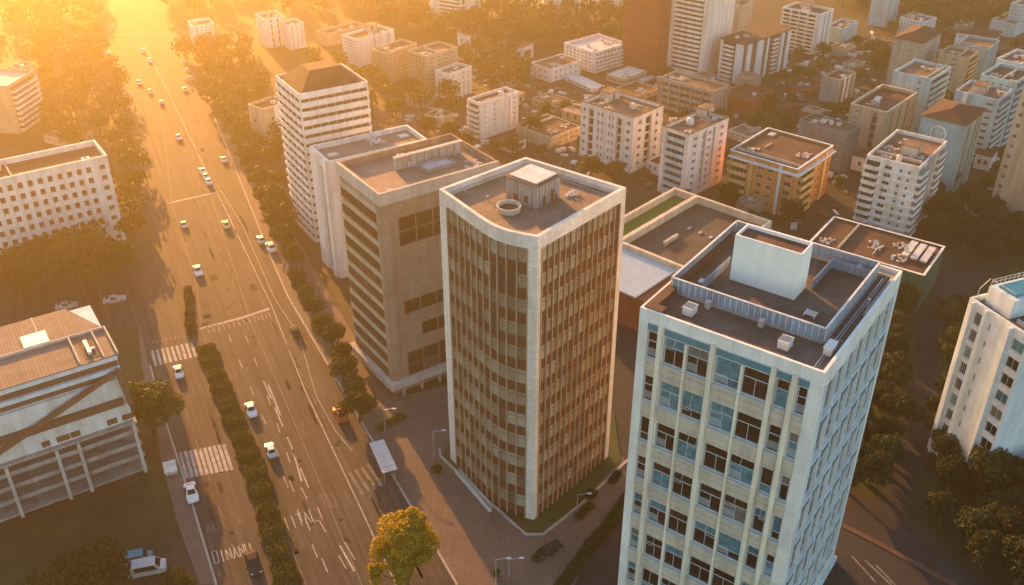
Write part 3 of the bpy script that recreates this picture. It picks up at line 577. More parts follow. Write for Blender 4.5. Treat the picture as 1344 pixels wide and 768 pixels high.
# small low roofs scattered between the blocks
lows = [((1120,52),(1140,58),(1160,50),62,'beige wall','red roof','low sandy-roofed house near the plain pale teal tower'),
 ((1084,62),(1106,68),(1124,61),76,'grey wall','stained roof','low rubble-roofed house right of the grid-fronted block'),
 ((1030,112),(1060,120),(1082,108),127,'brick wall','brown roof','low brick house right of the red cube'),
 ((1245,30),(1262,34),(1280,29),40,'cool white wall','stained roof','long low pale house in front of the dark wood'),
 ((556,150),(576,156),(596,148),168,'beige wall','brown roof','low brown-roofed house in the haze behind the brown tower'),
 ((596,208),(618,214),(642,205),222,'white wall','white roof','low white-roofed shed behind the brown tower'),
 ((700,128),(730,140),(752,132),150,'beige wall','brown roof','low brown yard building behind the beige rounded one'),
 ((800,118),(830,128),(866,116),136,'beige wall','brown roof','low brown-roofed hall in front of the dark red tower'),
 ((640,60),(668,66),(700,58),74,'beige wall','stained roof','low pale house at the edge of the hazy wood'),
 ((60,176),(90,186),(120,172),196,'beige wall','brown roof','low hazy roof above the long office block'),
 ((846,212),(880,222),(900,214),236,'white wall','brown roof','low roof between the two white apartment blocks'),
 ((965,262),(990,270),(1012,262),284,'beige wall','slate wall','low blue-roofed shed below the ornate orange building'),
 ((430,96),(452,104),(470,96),114,'beige wall','brown roof','low hazy house behind the striped tower'),
 ((1104,84),(1122,88),(1138,82),94,'grey wall','stained roof','low grey house behind the small pale tower')]
for L_,N_,R_,ba,wa,ro,lb in lows:
    B('house',lb,'house',L_,N_,R_,ba,wa,ro,ls=(1,.1,.4,[('w',.05,.95,4,.4,.5)]),rs=(1,.1,.4,[('w',.05,.95,4,.4,.5)]),par=.3,stuff='ha')
# ------------------------------------------------------------------ the middle tower with its bulging left front
bc = frame_of((576,248),(706,311),(822,246),684,rect=False)
LC=bc.loc(576,248,bc.h).xy; BC=bc.loc(690,206,bc.h).xy
W,D,h = bc.W,bc.D,bc.h
rt = thing('office_tower','middle office tower with bulging left front, white corner piers and brown bands between thin fins','tower',(bc.n.x,bc.n.y,0),bc.ang); bc.root=rt
# outline of the bulging front, from the near pier to the left pier
raw=[bc.loc(x,y,h).xy for x,y in ((693,308.8),(677,305.8),(665,303),(654,299.3),(643,294),(631,286.7),(614,274.8),(593,259.8),(586,255))]
def resample(pts,n):
    d=[0]
    for a,b_ in zip(pts[:-1],pts[1:]): d.append(d[-1]+(b_-a).length)
    out=[]
    for i in range(n+1):
        t=d[-1]*i/n; k=max(j for j in range(len(d)) if d[j]<=t+1e-9); k=min(k,len(pts)-2)
        f=(t-d[k])/(d[k+1]-d[k]); out.append(pts[k]+(pts[k+1]-pts[k])*f)
    return out
cur=resample(raw,11)
W0=.9; rp=[Vector((W0+(W-W0-1.3)*i/14,0)) for i in range(15)]
outline=[Vector((W,0)),BC,LC]+cur[::-1]
outl=[Vector((0,0))]+outline[0:3]+cur[::-1]
FB=2.0; zt=h-FB; zb=.8; NF=12; fh=(zt-zb)/NF
def inset(pts,t):
    n=len(pts); o=[]
    for i in range(n):
        a,b_,c=pts[i-1],pts[i],pts[(i+1)%n]; d1=(b_-a).normalized(); d2=(c-b_).normalized()
        n1=Vector((-d1.y,d1.x)); n2=Vector((-d2.y,d2.x)); mm=(n1+n2).normalized(); k=t/max(.4,mm.dot(n1)); o.append(b_+mm*k)
    return o
core=inset(outl,.75); m=MB(); m.prism(core,0,h-1.2); m.build('core_wall',MATS['frame brown'],rt)
m=MB(); i1=inset(outl,.55); n=len(outl)
for k in range(n):
    j=(k+1)%n; o1,o2,p1,p2=outl[k],outl[j],i1[k],i1[j]
    m.quad((*o1,zt),(*o2,zt),(*o2,h),(*o1,h)); m.quad((*o1,h),(*o2,h),(*p2,h),(*p1,h)); m.quad((*p1,h),(*p2,h),(*p2,h-1.1),(*p1,h-1.1)); m.quad((*p1,zt),(*p2,zt),(*o2,zt),(*o1,zt))
m.build('parapet',MATS['white tile'],rt)
r=MB(); r.poly([(*p,h-1.1) for p in inset(outl,.56)]); roof=r.build('roof',mat('paved roof',(.27,.20,.145),col2=(.15,.105,.075),var=.3,scale=.3,patch=.35,lines=(.6,.6,.03,.7,'flat'),bump=.3),rt)
m=MB(); i2=inset(outl,1.0)
for k in range(n):
    j=(k+1)%n; m.quad((*i1[k],h-.75),(*i1[j],h-.75),(*i2[j],h-.75),(*i2[k],h-.75)); m.quad((*i2[k],h-.75),(*i2[j],h-.75),(*i2[j],h-1.1),(*i2[k],h-1.1))
m.build('gutter_ledge',MATS['pale concrete'],roof)
# piers
def pier(pts): m=MB(); m.prism(pts,0,zt+.002); m.build('corner_pier',MATS['white tile'],rt)
pier([Vector((0,0)),Vector((W0-.1,0)),Vector((W0-.1,.8)),cur[0]+Vector((.7,0)),cur[0]])
pier([Vector((W-1.3,-.0)),Vector((W,0)),Vector((W,1.3)),Vector((W-1.3,1.3))])
pier([cur[-1],cur[-1]+Vector((1.0,.5)),LC+Vector((1.3,0)),LC])
nwin=0; stuffm=MB(); 
def seg_panels(pts, face):
    """windows, blinds and brown spandrels between the fins"""
    global nwin
    for f in range(NF):
        z=zb+fh*f; sp=MB()
        for a,b_ in zip(pts[:-1],pts[1:]):
            d=(b_-a); L_=d.length; d=d/L_; nn=Vector((-d.y,d.x))   # inward
            if face=='L': nn=-nn
            A=a+nn*.14; Bp=b_+nn*.14
            A0=a+nn*.05; B0=b_+nn*.05
            pr=[(*A0,z),(*B0,z),(*B0,z+fh*.40),(*A0,z+fh*.40)]
            if face=='L': pr=[pr[1],pr[0],pr[3],pr[2]]
            sp.quad(*pr,0)
            for q in range(4):
                zz=z+fh*(.03+.1*q); sp.bar((*(a+nn*.01),zz),(*(b_+nn*.01),zz),.08,.06,1)
            t1=[(*A0,z+fh*.40),(*B0,z+fh*.40),(*Bp,z+fh*.40),(*A,z+fh*.40)]; sp.quad(*(t1 if face=='R' else t1[::-1]),1)
        sp.build('spandrel',[MATS['louvre'],MATS['rust']],rt)
    order=sorted([(k,f) for k in range(len(pts)-1) for f in range(NF)],key=lambda t:(-t[1],t[0]))
    for k,f in order:
        a,b_=pts[k],pts[k+1]; d=(b_-a); L_=d.length; d=d/L_; nn=Vector((-d.y,d.x)); nn=-nn if face=='L' else nn
        c=(a+b_)/2+nn*.12; z=zb+fh*f+fh*.40
        ang=atan2(nn.y,nn.x)-pi/2
        if nwin<100 and ((face=='L' and nwin<50) or face=='R'):
            obj('window',window_mesh(round(L_-.1,1),fh*.6,GB,MATS['frame brown'],0,.72),rt,(c.x,c.y,z),ang); nwin+=1
        else:
            w=L_-.1; hh2=fh*.6; mt=[.0,.0,.0,1,2][random.randrange(5)]; e=Vector((cos(ang),sin(ang)))*w/2
            stuffm.quad((*(c-e),z),(*(c+e),z),(*(c+e),z+hh2),(*(c-e),z+hh2),int(mt))
            stuffm.bar((*(c-e-nn*.03),z+hh2*.72),(*(c+e-nn*.03),z+hh2*.72),.05,.06,3)
seg_panels(cur,'L'); seg_panels(rp,'R')
wr=stuffm.build('window_rows',[mat('blind pale',(.27,.22,.155),rough=.35,var=.3,scale=.5),mat('blind dull',(.15,.11,.07),rough=.35,var=.3,scale=.5),mat('pane cream',(.34,.31,.24),rough=.3,var=.2,scale=.5),MATS['frame brown']],rt); wr['kind']='stuff'
for pts,face in ((cur,'L'),(rp,'R')):
    for i,p in enumerate(pts):
        a=pts[max(0,i-1)]; b_=pts[min(len(pts)-1,i+1)]; d=(b_-a).normalized(); nn=Vector((-d.y,d.x)); nn=-nn if face=='L' else nn
        m=MB(); q=[p-d*.07-nn*.16,p+d*.07-nn*.16,p+d*.07+nn*.7,p-d*.07+nn*.7]; q=q if face=='R' else q[::-1]
        m.prism(q,.3,zt-.003); m.build('fin',mat('bronze fin',(.42,.30,.19),streak=.4,var=.2),rt)
# roof plant
zr=h-1.1; a=bc.loc(663,232,zr+3.4); c=bc.loc(704,246,zr+3.4); e=bc.loc(738,231,zr+3.4)
x0=(a.x+c.x)/2; wx=(e-c).length; dy=(a-c).length; x0=c.x; y0=c.y
m=MB(); m.box(x0,x0+wx,y0,y0+dy,zr,zr+3.4)
for k in range(8):
    xx=x0+wx*k/8; m.box(xx,xx+.12,y0-.1,y0-.003,zr,zr+3.3); yy=y0+dy*k/8; m.box(x0-.1,x0-.003,yy,yy+.12,zr,zr+3.3)
pl=m.build('lift_housing',MATS['grey sheet'],roof)
m=MB(); m.box(x0-.25,x0+wx+.25,y0-.25,y0+dy+.25,zr+3.403,zr+3.55,1); m.box(x0+.35,x0+wx-.35,y0+.35,y0+dy-.35,zr+3.553,zr+3.75,0); m.build('lift_housing_roof',[MATS['white roof'],MATS['frame brown']],roof)
m=MB()
for k,(u_,v_,w_,h_) in enumerate(((.25,0,.8,1.5),(.6,0,.7,1.9),(.8,0,.4,.9))): m.box(x0+wx*u_,x0+wx*u_+w_*.8,y0-.14,y0-.103,zr+.1,zr+h_)
for k,(u_,w_,z0_,h_) in enumerate(((.25,.9,.6,1.5),(.6,1.0,.4,1.3))): m.box(x0-.14,x0-.103,y0+dy*u_,y0+dy*u_+w_*.8,zr+z0_,zr+h_)
m.build('louvre_door',MATS['rust'],roof)
c=bc.loc(668,272,zr+.6); m=MB(); r_=1.75; N_=26
for k in range(N_):
    a0=2*pi*k/N_;a1=2*pi*(k+1)/N_
    def q(r,a,z): return (c.x+r*cos(a),c.y+r*sin(a),z)
    m.quad(q(r_*.9,a0,zr+.05),q(r_*.9,a1,zr+.05),q(r_,a1,zr+.95),q(r_,a0,zr+.95)); m.quad(q(r_,a0,zr+.95),q(r_,a1,zr+.95),q(r_-.18,a1,zr+.95),q(r_-.18,a0,zr+.95)); m.quad(q(r_-.18,a0,zr+.95),q(r_-.18,a1,zr+.95),q(r_*.8,a1,zr+.45),q(r_*.8,a0,zr+.45)); m.poly([q(r_*.8,a0,zr+.45),q(r_*.8,a1,zr+.45),(c.x,c.y,zr+.4)],1)
m.build('round_tank',[MATS['pale concrete'],MATS['brown roof']],roof)
m=MB(); c=bc.loc(720,286,zr); m.tube((1.6,1.4,zr+.1),(W-2.2,1.4,zr+.1),.05,n=6); m.tube((W-2.2,1.4,zr+.1),(W-2.2,D*.5,zr+.1),.05,n=6); m.build('roof_pipe',MATS['metal'],roof)
for px,py in ((610,252),(640,262),(772,232),(700,222)):
    m=MB(); c=bc.loc(px,py,zr); m.tube((c.x,c.y,zr),(c.x,c.y,zr+.55),.09,n=8); m.tube((c.x,c.y,zr+.55),(c.x,c.y,zr+.65),.2,.12,n=8); m.build('vent_pipe',MATS['metal'],roof)
c=bc.loc(752,256,zr); m=MB()
for k in range(16):
    a0=2*pi*k/16; m.bar((c.x+.9*cos(a0),c.y+.6*sin(a0),zr+.2+.1*(k%3)),(c.x+.9*cos(a0+.42),c.y+.6*sin(a0+.42),zr+.2+.1*((k+1)%3)),.12,.12)
for k in range(6): m.box(c.x-1.3+.35*k,c.x-1.1+.35*k,c.y+.2*(k%2),c.y+.5+.2*(k%2),zr,zr+.25+.1*(k%3))
m.build('coiled_cable',MATS['pale metal'],roof)
# ------------------------------------------------------------------ the big right tower
br = frame_of((838,405),(1083,490),(1190,357),0,h=50)
W,D,h = br.W,br.D,br.h
rt = thing('office_tower','large near office tower with cream panels, teal windows and blue fenced roof at right','tower',(br.n.x,br.n.y,0),br.ang)
wm=MATS['white panel']; zt=h-2.6; NF=7; fh=(zt-3.5)/NF; z0=3.5
Lb=[(.055,.118,'w1'),(.155,.415,'w2'),(.45,.745,'w2'),(.775,.85,'w1'),(.885,.94,'w1')]   # measured from the left corner
m=MB(); hl=[]; hr=[]; wins=[]
for f in range(NF):
    z=z0+fh*f; wh=fh*.60
    for a0,a1,k in Lb:
        A0,A1=D*(1-a1),D*(1-a0)
        hl.append((A0,A1,z+fh*.38,z+fh*.98,.35)); 
        n_=2 if k=='w2' else 1
        for q in range(n_):
            c=A0+(A1-A0)*(q+.5)/n_; wins.append(('L',c,z+fh*.38,(A1-A0)/n_-.12,fh*.60))
NB=7
for f in range(NF):
    z=z0+fh*f
    for q in range(NB):
        a0=W*(.06+.88*q/NB); a1=W*(.06+.88*(q+.86)/NB); hr.append((a0,a1,z+fh*.30,z+fh*.98,.35)); wins.append(('R',(a0+a1)/2,z+fh*.30,a1-a0-.06,fh*.68))
wall_face(m,'R',W,0,h,hr); wall_face(m,'L',D,0,h,hl)
m.quad((W,0,0),(W,D,0),(W,D,h),(W,0,h)); m.quad((W,D,0),(0,D,0),(0,D,h),(W,D,h))
zr=h-.75; t=.35; o=[(0,0),(W,0),(W,D),(0,D)]; i_=[(t,t),(W-t,t),(W-t,D-t),(t,D-t)]
for k in range(4):
    j=(k+1)%4; m.quad((*o[k],h),(*o[j],h),(*i_[j],h),(*i_[k],h)); m.quad((*i_[k],h),(*i_[j],h),(*i_[j],zr),(*i_[k],zr))
m.build('wall',wm,rt)
def casement(w,h_,seed):
    """window with fixed lower part, upper sashes, one of them tilted open"""
    rr=random.Random(seed); fr_=MB(); t=.11
    for a,b_,c,d in ((-w/2,-w/2+t,0,h_),(w/2-t,w/2,0,h_),(-w/2+t,w/2-t,0,t),(-w/2+t,w/2-t,h_-t,h_)): fr_.box(a,b_,-.12,0.02,c,d)
    split=.62 if rr.random()<.75 else .3
    fr_.box(-w/2+t,w/2-t,-.1,0,h_*split,h_*split+t)
    if w>1.7: fr_.box(-.035,.035,-.09,-.003,t,h_*split)
    panes=[]
    pn=MB(); pn.quad((-w/2+t,-.03,t),(w/2-t,-.03,t),(w/2-t,-.03,h_*split),(-w/2+t,-.03,h_*split)); panes.append(pn.mesh('pane',GT))
    pn=MB(); pn.quad((-w/2+t,-.03,h_*split+t),(w/2-t,-.03,h_*split+t),(w/2-t,-.03,h_-t),(-w/2+t,-.03,h_-t)); panes.append(pn.mesh('pane',GT))
    if rr.random()<.45 and w>1.4:   # open sash
        a,b_=(-w/2+.15,-.1) if rr.random()<.5 else (.1,w/2-.15); y1=-.55
        fr_.bar((a,-.1,h_-.1),(a,y1,h_*split+.15),.05); fr_.bar((b_,-.1,h_-.1),(b_,y1,h_*split+.15),.05); fr_.bar((a,y1,h_*split+.15),(b_,y1,h_*split+.15),.06)
    if rr.random()<.2: 
        for q in range(5): fr_.box(-w/2+t,-.04 if w>1.7 else w/2-t,-.08,-.033,h_*.1+q*.22,h_*.1+q*.22+.08)
    return fr_.mesh('window',MATS['frame grey']),panes
CS={}
R5=random.Random(5); idx=0
wins.sort(key=lambda q:(q[0]!='L',-q[2],-q[1])); rest=MB()
for wi,(fc,c,z,w,hh_) in enumerate(wins):
    rz=0 if fc=='R' else -pi/2
    if wi<100:
        k=(round(w,1),R5.randrange(7))
        if k not in CS: CS[k]=casement(k[0],round(hh_,2),k[1]+hash_(str(k[0])))
        wf=obj('window',CS[k][0],rt,fp(fc,c,z,-.30),rz)
        for pm in CS[k][1]: obj('pane',pm,wf)
    else:
        fbox(rest,fc,c-w/2,c+w/2,-.34,-.3,z,z+hh_,R5.choice([1,1,1,2,3] if fc=='L' else [1,1,1,1,1,2])); fbox(rest,fc,c-w/2,c+w/2,-.295,-.2,z+hh_*.6,z+hh_*.6+.08,0); fbox(rest,fc,c-.05,c+.05,-.295,-.21,z,z+hh_*.59,0)
        fbox(rest,fc,c-w/2,c+w/2,-.295,-.2,z,z+.08,0)
wr=rest.build('window_rows',[MATS['frame grey'],mat('pane dark',(.015,.018,.02),rough=.1,spec=.6,var=.3),mat('pane teal',(.06,.24,.30),rough=.15,var=.3),mat('pane grey',(.12,.14,.13),rough=.2,var=.3)],rt); wr['kind']='stuff'
# cream spandrel panels with sills, one strip per bay and floor
for f in range(NF):
    z=z0+fh*f
    for a0,a1,k in Lb:
        A0,A1=D*(1-a1)+.003,D*(1-a0)-.003; q=MB(); fbox(q,'L',A0,A1,.004,.10,z+.02,z+fh*.36,0); fbox(q,'L',A0,A1,.004,.26,z+fh*.36+.003,z+fh*.38+.02,1); fbox(q,'L',A0,A1,.102,.15,z+fh*.20,z+fh*.215,1)
        q.build('spandrel_panel',[MATS['cream panel'],MATS['frame grey']],rt)
for a0,a1,k in Lb:      # teal panels above the top windows
    A0,A1=D*(1-a1)+.003,D*(1-a0)-.003; q=MB(); fbox(q,'L',A0,A1,-.1,.05,zt+.003,zt+.95,0); fbox(q,'L',A0,A1,-.1,.12,zt+.953,zt+1.05,1); q.build('teal_panel',[TEAL,MATS['frame grey']],rt)
for a in (.135,.4325,.76,.867): # tall fins of the front
    q=MB(); fbox(q,'L',D*(1-a)-.28,D*(1-a)+.28,.004,.38,1.0,zt+1.2); q.build('fin',mat('cream fin',(.76,.71,.56),streak=.35,var=.12),rt)
for a0,a1 in ((.155,.415),(.45,.745)):
    c=D*(1-(a0+a1)/2); q=MB(); fbox(q,'L',c-.15,c+.15,-.3,.25,1.0,zt-.05); q.build('slim_fin',MATS['cream fin'],rt)
for q_ in range(NB+1):
    a=W*(.06+.88*(q_-.07)/NB); q=MB(); fbox(q,'R',a-.17,a+.17,.004,.16,1.5,zt+.3); q.build('fin',MATS['cool white wall'],rt)
for f in range(NF):
    q=MB(); z=z0+fh*f
    for s_ in range(NB): a0=W*(.06+.88*s_/NB)+.05; a1=W*(.06+.88*(s_+.86)/NB)-.02; fbox(q,'R',a0,a1,.004,.22,z+fh*.22,z+fh*.295,0); fbox(q,'R',a0,a1,.004,.06,z-fh*.015,z+fh*.215,1)  # slate strips below the sills paint this shaded face darker
    q.build('sill_and_shade_band',[MATS['cool white wall'],MATS['slate wall']],rt)
q=MB(); fbox(q,'R',-.5,W,.004,.5,0,1.0); fbox(q,'L',0,D,.004,.5,0,1.0); q.build('plinth',MATS['cool white wall'],rt)
r=MB(); r.quad((t,t,zr),(W-t,t,zr),(W-t,D-t,zr),(t,D-t,zr)); roof=r.build('roof',mat('felt roof',(.115,.098,.085),col2=(.06,.05,.042),var=.35,scale=.3,patch=.5,bump=.5),rt); br.roof=roof
# raised kerb inside the parapet
q=MB(); q.box(W-1.5,W-.9,.6,D-1.0,zr,zr+.35); q.box(W*.55,W-1.5,.45,.85,zr,zr+.3); q.build('roof_kerb',MATS['concrete'],roof)
q=MB(); q.box(.36,W-3,D-1.5,D-.36,zr,zr+.9); q.box(.36,1.6,D-2.6,D-1.503,zr,zr+.9); q.build('roof_upstand',MATS['brown roof'],roof)
# blue sheet fence round the plant
fz=zr+2.0
F=[br.loc(x,y,fz).xy for x,y in ((878,364),(1085,429),(1158,341),(967,293))]
FL,FN,FR,FB_=F; x0=(FL.x+FN.x)/2; x1=(FR.x+FB_.x)/2; y0=(FN.y+FR.y)/2; y1=(FL.y+FB_.y)/2
for a,b_ in (((x0,y0),(x1,y0)),((x1,y0),(x1,y1)),((x1,y1),(x0,y1)),((x0,y1),(x0,y0))):
    q=MB(); A=Vector(a);Bv=Vector(b_); d=(Bv-A).normalized(); nn=Vector((d.y,-d.x))
    A2=A+d*.08; B2=Bv-d*.08
    q.prism([A2-nn*.04,B2-nn*.04,B2+nn*.04,A2+nn*.04][::-1] if False else [A2+nn*.04,B2+nn*.04,B2-nn*.04,A2-nn*.04],zr+.25,fz-.08,0,bottom=True)
    q.prism([A+nn*.12,Bv+nn*.12,Bv-nn*.12,A-nn*.12],fz-.078,fz+.02,1,bottom=True); q.prism([A+nn*.2,Bv+nn*.2,Bv-nn*.12,A-nn*.12],zr,zr+.25,2)
    k=0; ln=(Bv-A).length
    while k*.75<ln: p=A+d*(k*.75+.1); q.prism([p+nn*.09,p+d*.07+nn*.09,p+d*.07+nn*.042,p+nn*.042],zr+.252,fz-.08,1); k+=1
    q.build('fence_panel',[MATS['blue sheet'],MATS['pale metal'],MATS['concrete']],roof)
ztb=zr+6.2; T=[br.loc(x,y,ztb).xy for x,y in ((964,309),(1053,334),(1069,319))]
tx0=T[1].x; ty0=T[1].y; tx1=tx0+max(2.2,(T[2]-T[1]).length); ty1=ty0+(T[0]-T[1]).length
q=MB(); m2=.18
q.box(tx0,tx1,ty0,ty1,zr,ztb-.5); 
for a in ((tx0,tx1,ty0,ty0+m2),(tx0,tx1,ty1-m2,ty1),(tx0,tx0+m2,ty0+m2,ty1-m2),(tx1-m2,tx1,ty0+m2,ty1-m2)): q.box(a[0],a[1],a[2],a[3],ztb-.503,ztb)
q.box(tx0+m2,tx1-m2,ty0+m2,ty1-m2,ztb-.5,ztb-.45,1); q.build('lift_tower',[mat('smooth white wall',(.78,.80,.76),var=.06,streak=.15),MATS['brown roof']],roof)
# membrane seams, drains and cables on the roof
q=MB(); 
for k in range(5): q.box(W*.04,W*.96,D*(.06+.022*k*0)+k*.001+D*.9*k/5,D*(.06)+D*.9*k/5+.06,zr+.002,zr+.02) if k in (0,) else None
q.tube((1.0,1.6,zr+.12),(W-2.2,1.6,zr+.12),.07,n=6); q.tube((1.0,1.6,zr+.12),(1.0,D*.45,zr+.12),.07,n=6); q.build('roof_pipe',MATS['metal'],roof)
q=MB(); q.bar((W*.3,.8,zr+.05),(W*.32,y0_ if False else 3.0,zr+.05),.06); q.tube((W*.62,.9,zr),(W*.62,.9,zr+1.3),.09,n=8); q.tube((W*.62,.9,zr+1.3),(W*.62,.9,zr+1.4),.2,.15,n=8); q.build('vent_pipe',MATS['metal'],roof)
# low inner screens
q=MB(); q.box(tx1+.1,x1-1.2,y0+ (y1-y0)*.28,y0+(y1-y0)*.28+.1,zr,zr+1.3); q.box(x1-1.3,x1-1.2,y0+.3,y0+(y1-y0)*.28,zr,zr+1.3); q.build('inner_screen',MATS['blue sheet'],roof)
q=MB(); q.box(x0+2.2,tx1-.3,y1-(y1-y0)*.16,y1-(y1-y0)*.16+.1,zr,zr+1.3); q.build('inner_screen',MATS['blue sheet'],roof)
rr=random.Random(4)
q=MB(); c=br.loc(922,371,zr); q.box(c.x-.5,c.x+.5,c.y-.5,c.y+.5,zr,zr+.25); q.build('roof_hatch',MATS['pale metal'],roof)
q=MB(); c=br.loc(1061,413,zr)
for k in range(5): q.box(c.x-.6+k*.25,c.x-.5+k*.25,c.y-.8,c.y+.3,zr+.3,zr+.38)
q.box(c.x-.7,c.x+.6,c.y-.9,c.y-.8,zr,zr+.38); q.box(c.x-.7,c.x+.6,c.y+.3,c.y+.4,zr,zr+.38); q.build('pipe_rack',MATS['pale metal'],roof)
for (px,py) in ((905,411),(1030,455)):
    q=MB(); c=br.loc(px,py,zr); s=.72; q.box(c.x-s,c.x+s,c.y-s*.85,c.y+s*.85,zr,zr+.95,0); q.box(c.x-s-.05,c.x+s+.05,c.y-s*.85-.05,c.y+s*.85+.05,zr+.953,zr+1.05,0)
    for k in range(6): q.box(c.x-s+.15,c.x+s-.15,c.y-s*.7+k*.22,c.y-s*.7+k*.22+.09,zr+1.053,zr+1.09,1)
    q.build('air_conditioner',[MATS['pale metal'],MATS['dark concrete']],roof)
q=MB(); c=br.loc(1089,466,zr); q.box(c.x-.3,c.x+1.6,c.y-.2,c.y+.7,zr,zr+.9,0); q.box(c.x-.35,c.x+1.65,c.y-.25,c.y+.75,zr+.903,zr+1.0,0); q.build('plant_cabinet',MATS['pale metal'],roof)
for px,py in ((1128,350),(930,397),(1000,421)):
    q=MB(); c=br.loc(px,py,zr+1.0); q.box(c.x-.35,c.x+.35,c.y-.3,c.y+.3,zr+.3,zr+1.2); q.bar((c.x,c.y,zr),(c.x,c.y,zr+.3),.2); q.build('vent_box',MATS['metal'],roof)
# ------------------------------------------------------------------ annex with sunken roofs behind the right tower
ba=frame_of((640,330),(832,411),(1022,293),0,h=9.5)
z=9.5; bk=P(800,236,z); R_=P(1022,293,z); N0=P(838,408,z)
rt=thing('annex_building','pale annex with high parapets, lawn roof and sunken dark roof behind the right tower','building',(N0.x,N0.y,0),ba.ang)
def la(x,y,zz=z): p=P(x,y,zz)-N0; return Vector((p.dot(ba.u),p.dot(ba.v)))
WA=la(1022,293).x; DA=la(905,262).y+6.5
XS=la(834,381).x; YS=la(858,368).y
m=MB(); m.box(XS,WA,0,DA,0,z-1.8); m.build('wall',MATS['brick wall'],rt)
def para(x0,x1,y0,y1,hh=1.8,mm='cream wall',nm='parapet'): m=MB(); m.box(x0,x1,y0,y1,z-1.797,z-1.8+hh); m.build(nm,MATS[mm],rt)
ymid=la(905,262).y; xm2=la(855,333).x-.4
para(WA-.7,WA,0,DA); para(XS,WA-.703,DA-.7,DA); para(xm2,WA-.703,ymid-.5,ymid+.5); para(xm2,WA-.703,0,.5)
xm=la(855,333).x; para(xm-.4,xm+.4,.503,DA-.703)
m=MB(); m.quad((xm+.4,ymid+.5,z-1.79),(WA-.7,ymid+.5,z-1.79),(WA-.7,DA-.7,z-1.79),(xm+.4,DA-.7,z-1.79)); m.build('lawn',mat('lawn',(.13,.20,.03),col2=(.07,.12,.02),var=.3,scale=.8,bump=.5),rt)
m=MB(); m.quad((xm+.4,.5,z-1.79),(WA-.7,.5,z-1.79),(WA-.7,ymid-.5,z-1.79),(xm+.4,ymid-.5,z-1.79)); ro=m.build('sunken_roof',MATS['tar roof'],rt)
m=MB(); n_=12
m.box(XS-.6,xm-.403,YS,DA-.75,z-1.5,z-1.2); 
k=XS-.5
while k<xm-.5: m.box(k,k+.12,YS,DA-.75,z-1.197,z-1.12); k+=.55
m.build('sheet_roof',mat('blue white sheet',(.50,.60,.66),rough=.45,var=.12,scale=.6),rt)
m=MB()
for k in range(3):
    c=la(905+k*14,300+k*6,z-1.8); m.box(c.x-.8,c.x+.4,c.y-.3,c.y+.2,z-1.79,z-1.5)
c=la(872,322,z-1.8); m.box(c.x-.2,c.x+5,c.y-.3,c.y+.3,z-1.79,z-.9); m.build('roof_rubble',MATS['pale concrete'],ro)['kind']='stuff'
# ------------------------------------------------------------------ parking building at the lower left
bp=frame_of((-148,472),(-105,546),(160,484),634,hfrom='R')
W,D,h=bp.W,bp.D,bp.h
rt=thing('parking_building','grey parking building with slanted brown beam, white panels and open lower decks at lower left','building',(bp.n.x,bp.n.y,0),bp.ang)
def ax(px): # fraction along the front of a roof-edge pixel column
    return bp.loc(px,484-(px-160)*(-62/265.) ,h).x
m=MB(); dk=h*.44
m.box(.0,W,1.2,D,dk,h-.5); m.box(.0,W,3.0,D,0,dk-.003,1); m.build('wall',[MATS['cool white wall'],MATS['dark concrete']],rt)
m=MB(); m.box(0,W,.6,1.197,dk,h*.80); m.build('white_panel_wall',mat('big panel',(.68,.70,.68),var=.15,streak=.4,lines=(4.2,2.4,.02,.55,'wall')),rt)
for k in range(4):      # open decks
    q=MB(); z=dk*(k+.0)/4; q.box(-.0,W+.3,.0 if k else -.2,2.997,z+ .05,z+.35); q.box(0,W+.3,-.15,.0-.003,z+.3,z+1.0) if k else None; q.build('deck',MATS['concrete'],rt)
q=MB(); q.box(-.0,W+.4,-.3,1.19,dk-.35,dk-.003); q.build('deck',MATS['concrete'],rt)
for px in (-60,18,54,152):
    a=min(W-.3,ax(px+8)); q=MB(); q.bar((a,-.7,0),(a,-.25,dk-.36),.5,.5); q.build('column',MATS['pale concrete'],rt)
for z0_,z1_,nm in ((h*.90,h*.95,1),(h*.815,h*.86,1)):
    q=MB(); q.box(0,W-.1,.9,1.19,z0_,z1_,0); q.build('ribbon_window',MATS['frame brown'],rt)
for z0_,z1_ in ((h*.955,h-.3),(h*.865,h*.895)):
    q=MB(); q.box(0,W,.45,1.195,z0_,z1_); q.build('white_band',MATS['cool white wall'],rt)
q=MB(); q.bar((ax(-60),-.35,h*.55),(ax(150),-.35,h*.88),.65,.7); q.bar((W-.6,-.35,h*.90),(W+.1,-.35,h*.60),1.0,.8); q.build('slanted_beam',mat('beam brown',(.15,.08,.055),var=.25),rt)
q=MB(); q.box(0,W-.8,-.1,.595,h*.60,h*.65); q.build('brown_band',MATS['frame brown'],rt)
for px,w_ in ((8,2),(32,3.2),(55,2.4),(118,2.6),(145,3)):
    q=MB(); a=ax(px); q.box(a,a+w_*.6,.50,.597,h*.455,h*.50); q.build('vent_window',MATS['frame brown'],rt)
r=MB(); r.box(-.3,W+.3,.5,D*.5,h-.497,h-.1,0); r.box(-.3,W*.86,D*.5+.003,D,h-.497,h+.1,0)
roof=r.build('roof',mat('ribbed sheet',(.27,.215,.17),col2=(.17,.125,.10),var=.3,scale=.25,lines=(.5,60,.05,.6,'flat'),patch=.2),rt)
q=MB(); q.box(-.3,W+.3,D*.5-.25,D*.5+.0,h-.097,h+.35); q.box(W*.80,W*.80+.25,.5,D*.5-.253,h-.097,h+.4); q.box(W*.93,W*.93+.2,.5,D*.5-.253,h-.097,h+.4); q.box(W+.1,W+.35,.5,D*.5-.253,h-.097,h+.4); q.build('roof_kerb',MATS['pale concrete'],roof)
